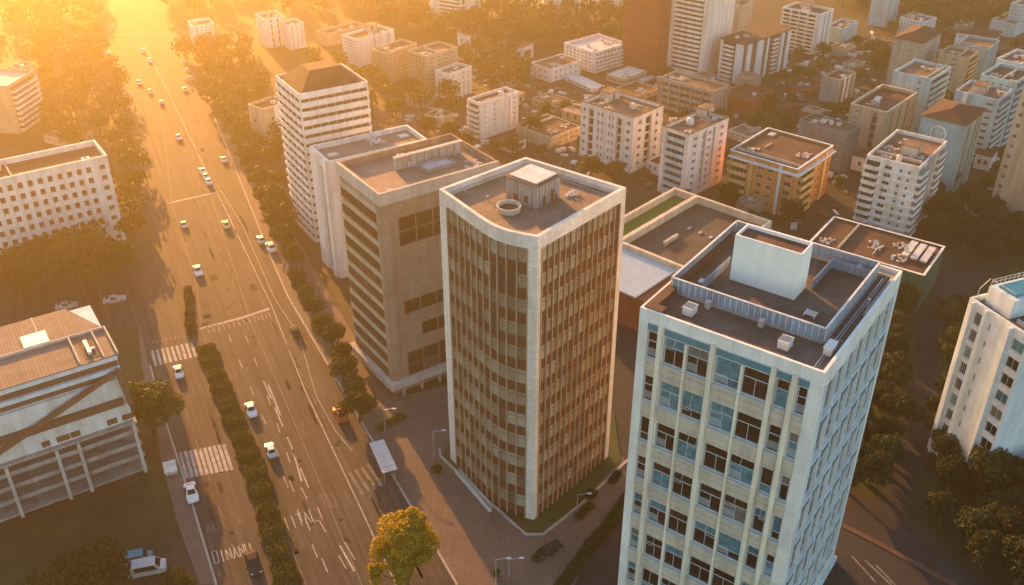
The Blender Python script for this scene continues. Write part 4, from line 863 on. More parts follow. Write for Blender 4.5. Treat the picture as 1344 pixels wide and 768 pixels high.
for a,b_,c_ in ((W*.2,W*.2+.15,1),(W*.38,W*.38+.15,1),(W*.66,W*.66+.2,1)):
    q=MB(); q.box(a,b_,D*.5,D,h+.103,h+.22); q.build('roof_rib',MATS['pale concrete'],roof)
q=MB(); c=bp.loc(46,447,h+.1); q.box(c.x-2,c.x+2,c.y-2,c.y+2,h+.103,h+.35,0); q.box(c.x-1.8,c.x+1.8,c.y-1.8,c.y+1.8,h+.353,h+.4,1); q.build('skylight',[MATS['pale concrete'],MATS['blue white sheet']],roof)
q=MB(); q.box(W*.84,W*.92,1.5,D*.4,h-.09,h-.05); q.build('roof_court',MATS['tar roof'],roof)
q=MB(); q.box(W*.865,W*.885,2.5,D*.35,h-.04,h+.5); q.box(W*.88,W*.91,D*.2,D*.22,h-.04,h+.3); q.build('roof_pipe',MATS['pale metal'],roof)
q=MB(); q.poly([(W*.86,D*.5+.01,h-.49),(W+.3,D*.5+.01,h-.49),(W*.86,D,h-.49)]); q.poly([(W*.86,D*.5+.01,h-.1),(W+.3,D*.5+.01,h-.3),(W*.86,D,h+.1)]); q.build('roof_corner',MATS['ribbed sheet'],roof)
# ------------------------------------------------------------------ white block at the right edge
be=frame_of((1284,388),(1352,442),(1500,380),645)
W,D,h=be.W,be.D,be.h
rt=thing('apartment_building','pale blue apartment block with a teal pool deck on its roof, at the right edge','apartment block',(be.n.x,be.n.y,0),be.ang)
m=MB(); hl=[];late=[]
face_parts(be,'L',(9,.03,1.2,[('w',.02,.22,1,.95,.62),('w',.54,.64,1,.3,.35),('r',.72,.86,1,.7),('w',.93,.97,1,.5,.3)]),MATS['cool white wall'],GT,MATS['frame grey'],hl,late)
wall_face(m,'L',D,0,h,hl); wall_face(m,'R',W,0,h,[]); m.quad((W,0,0),(W,D,0),(W,D,h),(W,0,h)); m.quad((W,D,0),(0,D,0),(0,D,h),(W,D,h))
zr=h-.9; o=[(0,0),(W,0),(W,D),(0,D)]; i_=[(t,t),(W-t,t),(W-t,D-t),(t,D-t)]
for k in range(4):
    j=(k+1)%4; m.quad((*o[k],h),(*o[j],h),(*i_[j],h),(*i_[k],h)); m.quad((*i_[k],h),(*i_[j],h),(*i_[j],zr),(*i_[k],zr))
m.build('wall',MATS['cool white wall'],rt); finish_parts(be,rt,late,MATS['cool white wall'],GT,MATS['frame grey'])
for a0,a1,pr in ((.24,.28,.9),(.66,.71,.5),(.88,.92,.7)): q=MB(); fbox(q,'L',D*a0,D*a1,.004,pr,0,h-.2); q.build('pilaster',MATS['cool white wall'],rt)
r=MB(); r.quad((t,t,zr),(W-t,t,zr),(W-t,D-t,zr),(t,D-t,zr)); roof=r.build('roof',MATS['tar roof'],rt)
q=MB(); q.box(2.0,W,D*.48,D-1.2,zr,zr+3.2); q.build('roof_storey',MATS['cool white wall'],roof)
q=MB(); q.box(3.0,W-.5,D*.55,D-2.0,zr+3.203,zr+3.5,0); q.build('pool_deck',[mat('pool tile',(.03,.22,.28),rough=.2,var=.3,scale=2)],roof)
q=MB()
for k in range(9):
    x=2.2+k*.9; q.tube((x,D-1.3,zr+3.2),(x,D-1.3,zr+4.3),.04,n=6)
q.bar((2.2,D-1.3,zr+4.3),(9.4,D-1.3,zr+4.3),.06); q.bar((2.2,D-1.3,zr+3.8),(9.4,D-1.3,zr+3.8),.05); q.bar((2.2,D-1.3,zr+4.3),(2.2,D*.5,zr+4.3),.06); q.bar((.8,D-.6,zr),(.8,D-.6,zr+2.6),.07); q.bar((.8,D-.6,zr+2.6),(2.2,D-.9,zr+4.3),.07)
q.build('railing',MATS['pale metal'],roof)
be.D*=.45; clutter(be,roof,'hwhpah',zr,3)
# ------------------------------------------------------------------ ground, roads, paving
gm=mat('ground earth',(.070,.048,.032),col2=(.018,.022,.010),var=.35,scale=.07,bump=.3)
m=MB(); m.quad((-1300,-300,0),(1300,-300,0),(1300,1900,0),(-1300,1900,0)); struct('ground',m,gm)
asph=mat('asphalt',(.068,.056,.050),col2=(.042,.036,.033),var=.25,scale=.12,bump=.2,streak=.0)
nt=asph.node_tree; tcn=nt.nodes.new('ShaderNodeTexCoord'); mpn=nt.nodes.new('ShaderNodeMapping'); mpn.vector_type='TEXTURE'; mpn.inputs['Rotation'].default_value=(0,0,radians(25)); mpn.inputs['Scale'].default_value=(.9,34,1)
nzn=nt.nodes.new('ShaderNodeTexNoise'); nzn.inputs['Scale'].default_value=1.0; nzn.inputs['Detail'].default_value=5; rpn=nt.nodes.new('ShaderNodeValToRGB'); rpn.color_ramp.elements[0].position=.35; rpn.color_ramp.elements[0].color=(.55,.55,.55,1); rpn.color_ramp.elements[1].position=.65; rpn.color_ramp.elements[1].color=(1.25,1.22,1.2,1)
mxn=nt.nodes.new('ShaderNodeMix'); mxn.data_type='RGBA'; mxn.blend_type='MULTIPLY'; mxn.inputs['Factor'].default_value=1
bs_=nt.nodes['Principled BSDF']; src=bs_.inputs['Base Color'].links[0].from_socket
nt.links.new(tcn.outputs['Object'],mpn.inputs['Vector']); nt.links.new(mpn.outputs['Vector'],nzn.inputs['Vector']); nt.links.new(nzn.outputs['Fac'],rpn.inputs['Fac']); nt.links.new(src,mxn.inputs['A']); nt.links.new(rpn.outputs['Color'],mxn.inputs['B']); nt.links.new(mxn.outputs['Result'],bs_.inputs['Base Color'])
pave=mat('paving',(.17,.125,.10),col2=(.115,.088,.072),var=.2,scale=.12,lines=(1.0,1.0,.03,.6,'flat'),bump=.2)
kerbm=mat('kerb stone',(.36,.33,.29),var=.2,scale=.6)
grass=mat('grass',(.050,.058,.016),col2=(.016,.020,.008),var=.4,scale=.18,bump=.5)
red=mat('red paving',(.10,.052,.04),var=.3,scale=.3)
LEFT=[(300,800),(284,768),(252,660),(218,555),(197,480),(186,425),(0,455),(-120,480),(-120,435),(0,402),(120,380),(190,352),(214,330),(205,300),(187,256),(168,170),(150,80),(134,0),(112,-110),(98,-180)]
RIGHT=[(620,800),(600,768),(520,632),(445,504),(378,390),(352,330),(325,262),(292,180),(262,110),(208,0),(172,-110),(150,-180)]
m=MB(); ground_poly(m,LEFT+RIGHT[::-1],.008); av=struct('avenue',m,asph)
m=MB(); ground_poly(m,[(620,800),(600,768),(520,632),(445,504),(378,390),(325,262),(262,110),(285,105),(345,245),(400,330),(470,450),(530,520),(590,505),(640,470),(800,430),(850,470),(840,800)],.10)
ground_poly(m,[(184,425),(195,480),(216,555),(250,660),(282,768),(262,768),(234,690),(215,620),(203,560),(186,480),(182,440)],.10); struct('pavement',m,pave)
m=MB(); strip(m,[P(*p) for p in RIGHT[1:9]],.35,.0,0,.16); strip(m,[P(*p) for p in LEFT[1:5]],.35,.0,0,.16); struct('kerb',m,kerbm)
# other streets
m=MB()
ground_poly(m,[(990,345),(1040,285),(1105,238),(1150,228),(1100,290),(1040,345)],.006)
ground_poly(m,[(1010,145),(1060,185),(1120,140),(1180,102),(1172,84),(1110,112)],.006)
ground_poly(m,[(1235,355),(1290,352),(1262,400),(1232,470),(1222,560),(1200,640),(1175,672),(1215,712),(1300,768),(1344,800),(1180,800),(1060,730),(1000,640),(1090,640),(1150,660),(1168,600),(1190,500),(1205,430)],.006)
ground_poly(m,[(800,690),(870,620),(870,800),(740,800),(765,745)],.106)
ground_poly(m,[(780,430),(840,420),(850,640),(800,580)],.106)
ground_poly(m,[(480,165),(520,158),(620,210),(690,235),(640,240),(560,210)],.006)
ground_poly(m,[(640,190),(760,200),(760,215),(660,210)],.006)
ground_poly(m,[(790,120),(870,130),(900,105),(850,100)],.006)
ground_poly(m,[(1230,228),(1344,250),(1344,262),(1232,238)],.006)
ground_poly(m,[(-20,42),(150,42),(150,47),(-20,48)],.012); ground_poly(m,[(220,40),(420,30),(560,22),(560,26),(420,36),(235,46)],.012)
struct('side_street',m,mat('dark asphalt',(.036,.033,.032),col2=(.022,.020,.020),var=.3,scale=.15,bump=.2,patch=.4))
m=MB(); ground_poly(m,[(668,102),(780,138),(840,150),(760,176),(690,150),(640,140)],.004); ground_poly(m,[(1100,150),(1120,115),(1160,110),(1115,150)],.004); ground_poly(m,[(480,120),(620,150),(640,185),(560,175),(480,150)],.004)
ground_poly(m,[(960,150),(1010,165),(1055,190),(1000,190),(940,175)],.004); struct('yard',m,mat('yard earth',(.13,.07,.045),col2=(.07,.045,.032),var=.3,scale=.1))
# lawns, planters
m=MB(); ground_poly(m,[(-60,720),(180,632),(203,565),(215,622),(236,692),(150,740),(120,800),(-60,800)],.012); ground_poly(m,[(150,440),(178,430),(196,500),(203,560),(186,632),(170,560)],.010)
ground_poly(m,[(1120,400),(1200,380),(1204,440),(1188,500),(1164,600),(1146,656),(1090,634),(1100,500)],.010); ground_poly(m,[(1244,400),(1344,330),(1380,640),(1380,800),(1310,768),(1180,668),(1204,640),(1226,560),(1238,470)],.012)
struct('lawn',m,grass)
kp=[(574,602),(700,712),(716,706),(838,600),(822,560),(660,480),(600,560),(585,575)]
pl=[(580,600),(640,655),(690,700),(712,700),(760,662),(815,604),(806,545),(690,520),(600,560)]
m=MB(); ground_poly(m,pl,.22); struct('planter_lawn',m,mat('planter grass',(.062,.085,.018),col2=(.028,.042,.010),var=.35,scale=.6,bump=.6))
m=MB(); strip(m,[P(*p) for p in [(577,590),(578,600),(640,658),(690,703),(713,703),(762,664),(838,592)]],.4,.1,0,.28); struct('planter_kerb',m,kerbm)
# repair patches, manholes and oil-dark strips in the asphalt
m=MB(); rq=random.Random(77); dr=Vector((sin(radians(-25)),cos(radians(-25)),0)); sd=Vector((dr.y,-dr.x,0))
for k in range(95):
    y=rq.uniform(60,765); 
    def lerp_edge(E,y):
        for a,b_ in zip(E[:-1],E[1:]):
            if (a[1]-y)*(b_[1]-y)<=0 and a[1]!=b_[1]: return a[0]+(b_[0]-a[0])*(y-a[1])/(b_[1]-a[1])
    x0_=max(lerp_edge([(300,800),(218,555),(186,425),(187,256),(134,0)],y),0); x1_=lerp_edge([(620,800),(520,632),(445,504),(378,390),(325,262),(208,0)],y)
    p=P(rq.uniform(x0_+14,x1_-14),y); l_=rq.choice([.4,.6,1.5,3,6,9]); w_=rq.choice([.3,.35,.5,.8]) if l_<5 else .22
    if l_<=.6: m.poly([(p.x+.35*cos(t_*pi/5),p.y+.35*sin(t_*pi/5),.0125) for t_ in range(10)],1)
    else: m.quad(*[(*(p+sd*a_*w_+dr*b2*l_/2).xy,.0125) for a_,b2 in ((-1,-1),(1,-1),(1,1),(-1,1))],rq.choice([0,0,1,2]))
o=m.build('road_patches',[mat('patch dark',(.034,.029,.027),spec=.1,var=.3,scale=.6),mat('patch iron',(.030,.027,.025),rough=.95,spec=.05,var=.3,scale=1),mat('patch pale',(.078,.065,.058),spec=.1,var=.3,scale=.6)]); o['kind']='structure'
# painted markings -----------------------------------------------------------
paint=mat('road paint',(.50,.48,.44),col2=(.20,.185,.17),var=.2,scale=.9)
faint=mat('worn road paint',(.22,.20,.17),col2=(.085,.078,.07),var=.2,scale=.9)
m=MB(); Z=.016
def line(pts,w=.16,mi=0): strip(m,[P(*p) for p in pts],w,Z,mi)
def dash(p,q,on,off,w=.15,mi=0):
    a=P(*p);b_=P(*q);L_=(b_-a).length;d=(b_-a)/L_;s=0
    while s<L_: e=min(L_,s+on); strip(m,[a+d*s,a+d*e],w,Z,mi); s+=on+off
line([(190,60),(285,253),(304,292),(356,400),(400,512),(470,660),(520,768)],.2)          # right carriageway edge
line([(290,250),(318,296),(340,345),(361,393),(392,440),(415,520),(440,565),(462,592)],.13)
line([(245,150),(262,212),(300,330),(330,425),(365,505),(410,610),(455,720),(478,775)],.16,1)
line([(213,150),(226,270),(256,362),(266,440),(300,512),(350,640),(402,768)],.14,1)
line([(258,700),(284,775)],.16); line([(252,668),(263,705)],.18)
line([(225,560),(254,640),(258,668)],.12,1)
for a,b_ in (((322,440),(350,512)),((351,520),(385,620)),((395,640),(470,775)),((372,625),(420,740))): dash(a,b_,3,5.5,.16)
dash((236,180),(330,440),3,6,.15,1); dash((262,180),(362,440),3,6,.15,1); dash((300,440),(440,775),3,6.5,.15); dash((385,440),(560,775),3,6.5,.15,1); dash((232,505),(325,775),3,6,.13,1); dash((262,505),(300,600),3,6,.12,1)
dash((195,180),(245,350),3,6,.13,1); dash((360,420),(430,560),3,6.5,.15,1); dash((346,500),(405,640),6,3,.22)
line([(446,716),(465,750)],.28); line([(453,712),(466,735)],.18); line([(384,590),(396,632)],.3); line([(352,505),(368,545)],.3)
line([(220,267),(286,252)],.75); line([(262,432),(318,417),(354,405)],.8)                 # stop lines
line([(222,45),(130,46)],.8,1)
def zebra(p,q,n,ln,w,mi=0,az=-25):
    a=P(*p);b_=P(*q); dr=Vector((sin(radians(az)),cos(radians(az)),0))
    for k in range(n):
        c=a.lerp(b_,(k+.5)/n); strip(m,[c-dr*ln/2,c+dr*ln/2],w,Z,mi)
zebra((238,611),(302,599),10,7.2,.55); zebra((199,471),(257,458),9,5.6,.55); zebra((270,434),(330,420),9,2.8,.4,1); zebra((332,419),(356,413),5,2.5,.35,1)
zebra((463,636),(496,622),4,6,.5,1,-30); zebra((380,372),(372,352),5,3.2,.35,1,60); zebra((198,450),(250,440),9,1.2,.3,1)
STROKE={'O':[(0,0,0,1),(0,1,.6,1),(.6,1,.6,0),(.6,0,0,0)],'I':[(.3,0,.3,1)],'N':[(0,0,0,1),(0,1,.6,0),(.6,0,.6,1)],'A':[(0,0,.3,1),(.3,1,.6,0),(.15,.4,.45,.4)],
 'U':[(0,1,0,0),(0,0,.6,0),(.6,0,.6,1)],'T':[(0,1,.6,1),(.3,1,.3,0)],'L':[(0,1,0,0),(0,0,.6,0)],'Y':[(0,0,.3,.5),(.6,0,.3,.5),(.3,.5,.3,1)],'F':[(0,0,0,1),(0,1,.6,1),(0,.5,.5,.5)],'W':[(0,1,.15,0),(.15,0,.3,.8),(.3,.8,.45,0),(.45,0,.6,1)],' ':[]}
def road_text(txt,p,q,hgt,w=.16,mi=0,az=-25):
    """letters painted on the asphalt from p to q (baseline), hgt metres tall"""
    a=P(*p);b_=P(*q);n=len(txt);step=(b_-a)/n;up=Vector((sin(radians(az)),cos(radians(az)),0))*hgt
    for i,ch in enumerate(txt):
        for x0,y0,x1,y1 in STROKE[ch]:
            s0=a+step*(i+.1+x0*1.2)+up*y0; s1=a+step*(i+.1+x1*1.2)+up*y1; strip(m,[s0,s1],w,Z+.004,mi)
road_text('OINANU',(281,740),(333,727),2.5,.17); road_text('AUT Y',(271,700),(320,687),1.9,.13,1); road_text('IITALI',(375,697),(428,680),2.9,.15,0); road_text('TU TI',(424,668),(476,658),3.3,.13,1)
road_text('IIII',(300,499),(330,487),2.0,.12,1); road_text('IIIII',(395,560),(440,548),2.2,.10,1)
# dashed white bars at the little car park and the red white kerb at lower right
dash((766,752),(806,706),1.1,1.0,.55); 
dash((1114,694),(1215,745),1.6,.9,.55,1); line([(1118,730),(1150,765)],.3,1); line([(1135,735),(1170,768)],.3,1); line([(1150,742),(1175,768)],.3,1)
struct('road_markings',m,[paint,faint] if False else paint) if False else None
o=m.build('road_markings',[paint,faint]); o['kind']='structure'
m=MB(); strip(m,[P(*p) for p in [(1106,690),(1150,712),(1215,748),(1300,795)]],.9,.0,0,.13); struct('red_kerb',m,red)
m=MB(); strip(m,[P(*p) for p in [(262,455),(300,545),(345,650),(398,775)]],.16,.0,0,.14)
struct('median_kerb',m,red)
# ------------------------------------------------------------------ vegetation
LG=leafmat('leaf green',(.070,.080,.018),(.028,.038,.010)); LD=leafmat('leaf dark',(.036,.050,.016),(.014,.023,.009)); LY=leafmat('leaf painted sunlit',(.42,.29,.03),(.17,.13,.018),.45)  # LY has yellow sunlight painted into the leaf colour
BARK=mat('bark',(.09,.06,.04),var=.4,scale=2)
def leaves(c,r,n,size,rng,flat=.8,hollow=.55):
    """n leaf clumps spread through lobes of a crown -> (n*4,3) array"""
    nl=max(5,int(4+r*1.6)); lc=[];
    for k in range(nl):
        th=rng.uniform(0,2*pi); ph=np.arccos(rng.uniform(-.5,1)); rr=r*rng.uniform(.35,.72); s=r*rng.uniform(.30,.50)
        lc.append((rr*np.sin(ph)*np.cos(th),rr*np.sin(ph)*np.sin(th),rr*np.cos(ph)*flat,s))
    lc.append((0,0,0,r*.5)); lc=np.array(lc); w=lc[:,3]**2; idx=rng.choice(len(lc),n,p=w/w.sum())
    d=rng.normal(size=(n,3)); d/=np.linalg.norm(d,axis=1)[:,None]; rad=lc[idx,3]*(hollow+(1.08-hollow)*rng.random(n)**.5)
    p=lc[idx,:3]+d*rad[:,None]*np.array([1,1,flat])
    nrm=d+rng.normal(size=(n,3))*.55; nrm/=np.linalg.norm(nrm,axis=1)[:,None]
    t=np.cross(nrm,rng.normal(size=(n,3))); t/=np.linalg.norm(t,axis=1)[:,None]; b_=np.cross(nrm,t)
    s=(size*(.6+.8*rng.random(n)))[:,None]; t=t*s; b_=b_*s*.7
    q=np.stack([p-t,p-b_*.8,p+t,p+b_*.8],1)
    return q.reshape(-1,3)+np.array(c)
def leaf_mesh(name,V,m_):
    n=len(V)//4; me=bpy.data.meshes.new(name); me.vertices.add(len(V)); me.vertices.foreach_set('co',V.astype(np.float32).ravel())
    me.loops.add(len(V)); me.loops.foreach_set('vertex_index',np.arange(len(V),dtype=np.int32)); me.polygons.add(n)
    me.polygons.foreach_set('loop_start',np.arange(0,len(V),4,dtype=np.int32)); me.materials.append(m_); me.update(calc_edges=True); return me
def tree_proto(name,r,th,n,size,m_,seed,flat=.8):
    """meshes for one tree: tapered trunk with limbs, and a crown of radius r centred r*.75 above the trunk head"""
    rng=np.random.default_rng(seed); rr=random.Random(seed); cz=th+r*.55; t=MB(); top=Vector((rr.uniform(-.2,.2),rr.uniform(-.2,.2),th))
    t.tube((0,0,0),top,r*.085+.05,r*.055+.03,8); t.tube(top,(0,0,cz+r*.3),r*.055+.03,r*.02,6)
    for k in range(6):
        a=2*pi*k/6+rr.uniform(-.4,.4); e=Vector((cos(a)*r*.62,sin(a)*r*.62,cz+rr.uniform(-.1,.35)*r)); mid=top.lerp(e,.45)+Vector((0,0,-.06*r))
        t.tube(top,mid,r*.04+.02,r*.028+.01,6); t.tube(mid,e,r*.028+.01,r*.008,5)
    return [t.mesh('trunk',BARK),leaf_mesh('crown',leaves((0,0,cz),r,n,size,rng,flat),m_)]
TP={k:[tree_proto(k,1*r,th,n,s,m_,sd,fl) for sd in range(3)] for k,(r,th,n,s,m_,fl) in {
 'street':(2.1,1.9,1500,.20,LG,.75),'big':(5,3.2,5200,.30,LG,.8),'dark':(4,2.6,2600,.32,LD,.8),'far':(4,2.2,800,.48,LG,.85)}.items()}
TR={'street':2.1,'big':5,'dark':4,'far':4}
def tree(kind,p,r,label,group=None,seed=0,name='tree',cat='tree'):
    tr,cr=TP[kind][seed%3]; s=r/TR[kind]; o=thing(name,label,cat,(p.x,p.y,0),(seed*2.4)%6.28,group); o.scale=(s,s,s*(1+.12*((seed*7)%5-2)/2))
    obj('trunk',tr,o); obj('crown',cr,o); return o
def ppm(y): # pixels per metre, across, at ground row y
    b_=(y-CY)/FPX; return FPX*(sin(TH)+b_*cos(TH))/CAMH
# hero tree by the kerb, low sunlight painted into its golden leaf colour
rng=np.random.default_rng(3); g0=P(535,778); 
hero=thing('tree','large tree at the kerb in the foreground, sunlight painted gold into its leaves','tree',(g0.x,g0.y,0))
cz=9.4; V=[]; 
for (dx,dy,dz,r_,n_) in ((.2,0,3.0,3.3,8500),(-2.0,.6,.2,2.3,3600),(2.1,.4,.6,2.5,4200),(-.2,-1.6,-.6,2.6,4000),(-3.6,-1.2,-2.3,1.5,1500),(1.2,1.2,4.6,1.9,2600)): V.append(leaves((dx*1.15,dy*1.15,cz+dz*1.1-1.3),r_*1.15,n_,.17,rng,.9))
obj('crown',leaf_mesh('crown',np.concatenate(V),LY),hero)
t=MB(); t.tube((0,0,0),(.1,.1,3.2),.34,.24,10); t.tube((.1,.1,3.2),(.2,.3,8),.24,.08,8)
for e in ((-2,.6,7.4),(2.2,.4,7.9),(-.2,-1.7,7),(-3.8,-1.3,5.6),(1.2,1.2,10.6)): t.tube((.1,.1,2.9),Vector(e)*.55+Vector((0,0,.6)),.16,.10,7); t.tube(Vector(e)*.55+Vector((0,0,.6)),e,.10,.03,6)
t.build('trunk',BARK,hero)
SG='small round street trees along the right pavement of the avenue'
for i,(x,y,rp_,lb) in enumerate([(473,552,17,'small round street tree nearest the brown tower corner, with a shadowed trunk'),(452,507,15,'small round street tree second from the brown tower corner'),(436,466,13,'street tree in the clump, third from the brown tower corner'),(424,446,13,'street tree in the clump, fourth from the brown tower corner'),(413,424,12,'street tree in the clump, fifth from the brown tower corner'),(404,404,11,'uppermost tree of the clump beside the crosswalk of the side strip'),
   (384,356,12,'street tree just above the faded steps marking beside parked cars'),(374,334,12,'street tree beside the two pale cars at the kerb'),(366,312,11,'hazy street tree above the two pale cars'),(358,292,10,'hazy street tree halfway up the striped tower side'),(350,272,10,'hazy street tree high up the pavement near the striped tower'),(342,252,9,'topmost hazy street tree of the pavement row')]):
    tree('street',P(x,y),rp_/ppm(y)*1.5,lb,SG,i)
for i,(x,y,rp_) in enumerate([(466,528,12),(446,488,12),(420,440,11),(392,382,10),(394,392,10),(380,342,9),(371,322,9),(362,300,9),(356,283,9),(346,262,8),(336,240,8),(330,228,8),(322,214,8),(316,200,8)]):
    tree('street',P(x,y),rp_/ppm(y)*1.5,'smaller street tree filling a gap in the row along the right pavement of the avenue',SG,i+1)
BG='large trees along the left side of the avenue'
for i,(x,y,r_,lb,k) in enumerate([(203,566,46,'broad tree covering the corner of the parking building','big'),(112,385,52,'huge round tree in front of the left office block','big'),(30,400,40,'dark tree below the left office block at the picture edge','big'),(160,362,30,'smaller tree between the left office block and the avenue','big'),(60,372,34,'tree overlapping the lower windows of the left office block','big'),
  (132,800,58,'big tree with sunlit rim at the bottom left corner','big'),(70,815,46,'lower lobe tree at the bottom left edge','big'),(240,792,26,'bushy tree beside the silver van at the bottom','big'),(190,800,20,'low tree below the silver van','big')]):
    tree(k,P(x,y),r_/ppm(y)*.95,lb,BG,i)
MG='trees standing between the white apartment blocks'
for i,(x,y,r_,lb) in enumerate([(776,232,17,'round tree at the foot of the paired-window block, the left one'),(806,238,15,'round tree at the foot of the paired-window block, the right one'),(952,275,16,'tree right of the tall white apartment block'),(1034,296,20,'dark tree below the ornate orange building, at the street'),(700,178,14,'tree left of the rounded beige building'),(672,206,15,'tree in front of the rounded beige building'),(1066,158,12,'dark tree behind the slate blue block, the left one'),(1090,160,12,'dark tree behind the slate blue block, the right one'),
   (1012,185,15,'tree behind the ornate building, nearest'),(990,172,13,'tree behind the ornate building by the red cube'),(1022,165,14,'tree right of the red cube'),(1036,178,13,'tree at the edge of the brown street'),(1010,150,12,'tree behind the red cube corner'),(1045,105,10,'tree below the grid-fronted block, the left one'),(1062,108,10,'tree below the grid-fronted block, the middle one'),(1028,110,10,'tree beside the brown-roofed block'),(1124,62,8,'tree near the rubble-roofed house, left'),
   (1136,72,9,'tree near the rubble-roofed house, right'),(1160,82,13,'tree left of the hipped grey block'),(1150,98,12,'tree at the foot of the hipped grey block'),(1246,58,8,'tree between the hipped block and broad red roof'),(1240,72,9,'tree right of the hipped grey block'),(590,190,15,'hazy tree behind the brown tower roof'),(560,178,14,'hazy tree left behind the brown tower roof'),(610,200,14,'hazy tree at the foot of the small white block'),(742,148,10,'tree behind the rounded beige building'),
   (1245,225,14,'dark tree right of the emblem block foot'),(1290,255,13,'dark tree left of the white-roofed shed'),(980,225,9,'tree below the arcaded house'),(944,208,9,'yellowish tree beside the tall white block'),(1038,205,9,'small yellowish tree behind the ornate building'),(1212,345,14,'dark tree right of the balcony block')]):
    tree('far',P(x,y),r_/ppm(y)*1.05,lb,MG,i)
# right dark wood: trees one by one
RG='dark trees filling the ground at the right'
rr=random.Random(11)
def inpoly(x,y,pg):
    c=False; j=len(pg)-1
    for i in range(len(pg)):
        if (pg[i][1]>y)!=(pg[j][1]>y) and x<(pg[j][0]-pg[i][0])*(y-pg[i][1])/(pg[j][1]-pg[i][1])+pg[i][0]: c=not c
        j=i
    return c
def scatter(poly,dist,mx=400,jit=1.0):
    """points inside a photo polygon, spaced in metres on the ground"""
    w=[P(*p).xy for p in poly]; xs=[p.x for p in w]; ys=[p.y for p in w]; out=[]
    for _ in range(mx*30):
        p=Vector((rr.uniform(min(xs),max(xs)),rr.uniform(min(ys),max(ys)),0))
        if inpoly(p.x,p.y,[(q.x,q.y) for q in w]) and all((p-q).length>dist for q in out): out.append(p)
        if len(out)>=mx: break
    return out
for poly,d_,r_,lb in (([(1118,420),(1186,400),(1190,470),(1172,560),(1150,640),(1105,640),(1110,520)],4.6,3.4,'dark tree between the big right tower and the path'),
   ([(1240,420),(1262,410),(1245,560),(1262,650),(1344,660),(1360,800),(1320,780),(1215,690),(1215,620),(1232,540)],4.8,3.6,'dark tree between the path and the pale blue right block'),
   ([(1210,262),(1250,245),(1344,310),(1344,350),(1290,345),(1225,318)],6.0,3.4,'dark tree in the grove under the white-roofed shed'),
   ([(1264,640),(1400,650),(1400,800),(1330,790)],4.6,4.0,'dark tree in the shaded wood at the bottom right corner')):
    for i,p in enumerate(scatter(poly,d_)): tree('dark',p,r_*rr.uniform(.75,1.15),lb,RG,i)
YG='small trees between the far apartment blocks'
bgp=[(600,60),(830,100),(1100,40),(1344,60),(1344,260),(1130,240),(1100,300),(960,300),(830,235),(650,205),(500,150)]
for i,p in enumerate(scatter(bgp,9,150)):
    if all((p.xy-c).length>r_*.8+2.2 for c,r_ in FOOT): tree('far',p,rr.uniform(1.6,3.0),'small tree among the yards between the far apartment blocks',YG,i)
HG='small low houses among the yards'
k_=0
for p in scatter(bgp,13,120):
    if k_<26 and all((p.xy-c).length>r_+4.0 for c,r_ in FOOT):
        k_+=1; FOOT.append((p.xy,5.0)); w_=rr.uniform(5,8); d_=rr.uniform(4,7); hh_=rr.uniform(2.6,5.2); o=thing('house','small low flat-roofed house among the yards between the far blocks','house',(p.x,p.y,0),radians(rr.uniform(44,58)),HG)
        m=MB(); hs_=[(w_*(.1+.3*q),w_*(.1+.3*q)+.9,hh_*.4,hh_*.4+1.1,.15) for q in range(3)]; wall_face(m,'R',w_,0,hh_,hs_); wall_face(m,'L',d_,0,hh_,[(d_*.2,d_*.2+.9,hh_*.4,hh_*.4+1.1,.15),(d_*.6,d_*.6+.9,hh_*.4,hh_*.4+1.1,.15)]); m.quad((w_,0,0),(w_,d_,0),(w_,d_,hh_),(w_,0,hh_)); m.quad((w_,d_,0),(0,d_,0),(0,d_,hh_),(w_,d_,hh_))
        m.build('wall',MATS[rr.choice(['beige wall','grey wall','white wall','cool white wall','brick wall'])],o)
        for q in range(3): obj('window',window_mesh(.9,1.1,GD,MATS['frame brown'],1,0),o,(w_*(.1+.3*q)+.45,.14,hh_*.4))
        for q in (.2,.6): obj('window',window_mesh(.9,1.1,GD,MATS['frame brown'],1,0),o,(.14,d_*q+.45,hh_*.4),-pi/2)
        m=MB(); m.box(-.3,w_+.3,-.3,d_+.3,hh_+.003,hh_+.2); m.box(w_*.6,w_*.85,d_*.5,d_*.8,hh_+.203,hh_+.8); m.build('roof',MATS[rr.choice(['brown roof','stained roof','red roof','rib roof','tar roof'])],o)
# rubble, sheets and small sheds littering the yards: nobody could count it
m=MB()
for p in scatter(bgp,2.2,900):
    if all((p.xy-c).length>r_*.85 for c,r_ in FOOT):
        a=rr.uniform(0,pi); w_=rr.uniform(.4,1.8); d_=rr.uniform(.3,1.0); e=Vector((cos(a),sin(a),0)); f_=Vector((-sin(a),cos(a),0)); hh_=rr.uniform(.1,1.1)
        m.prism([(p-e*w_-f_*d_).xy,(p+e*w_-f_*d_).xy,(p+e*w_+f_*d_).xy,(p-e*w_+f_*d_).xy],0,hh_,rr.randrange(4))
o=m.build('yard_clutter',[MATS['pale concrete'],MATS['dark concrete'],MATS['white roof'],MATS['brown roof']]); o['kind']='stuff'; o['label']='rubble, sheets and sheds littering the yards between the blocks'
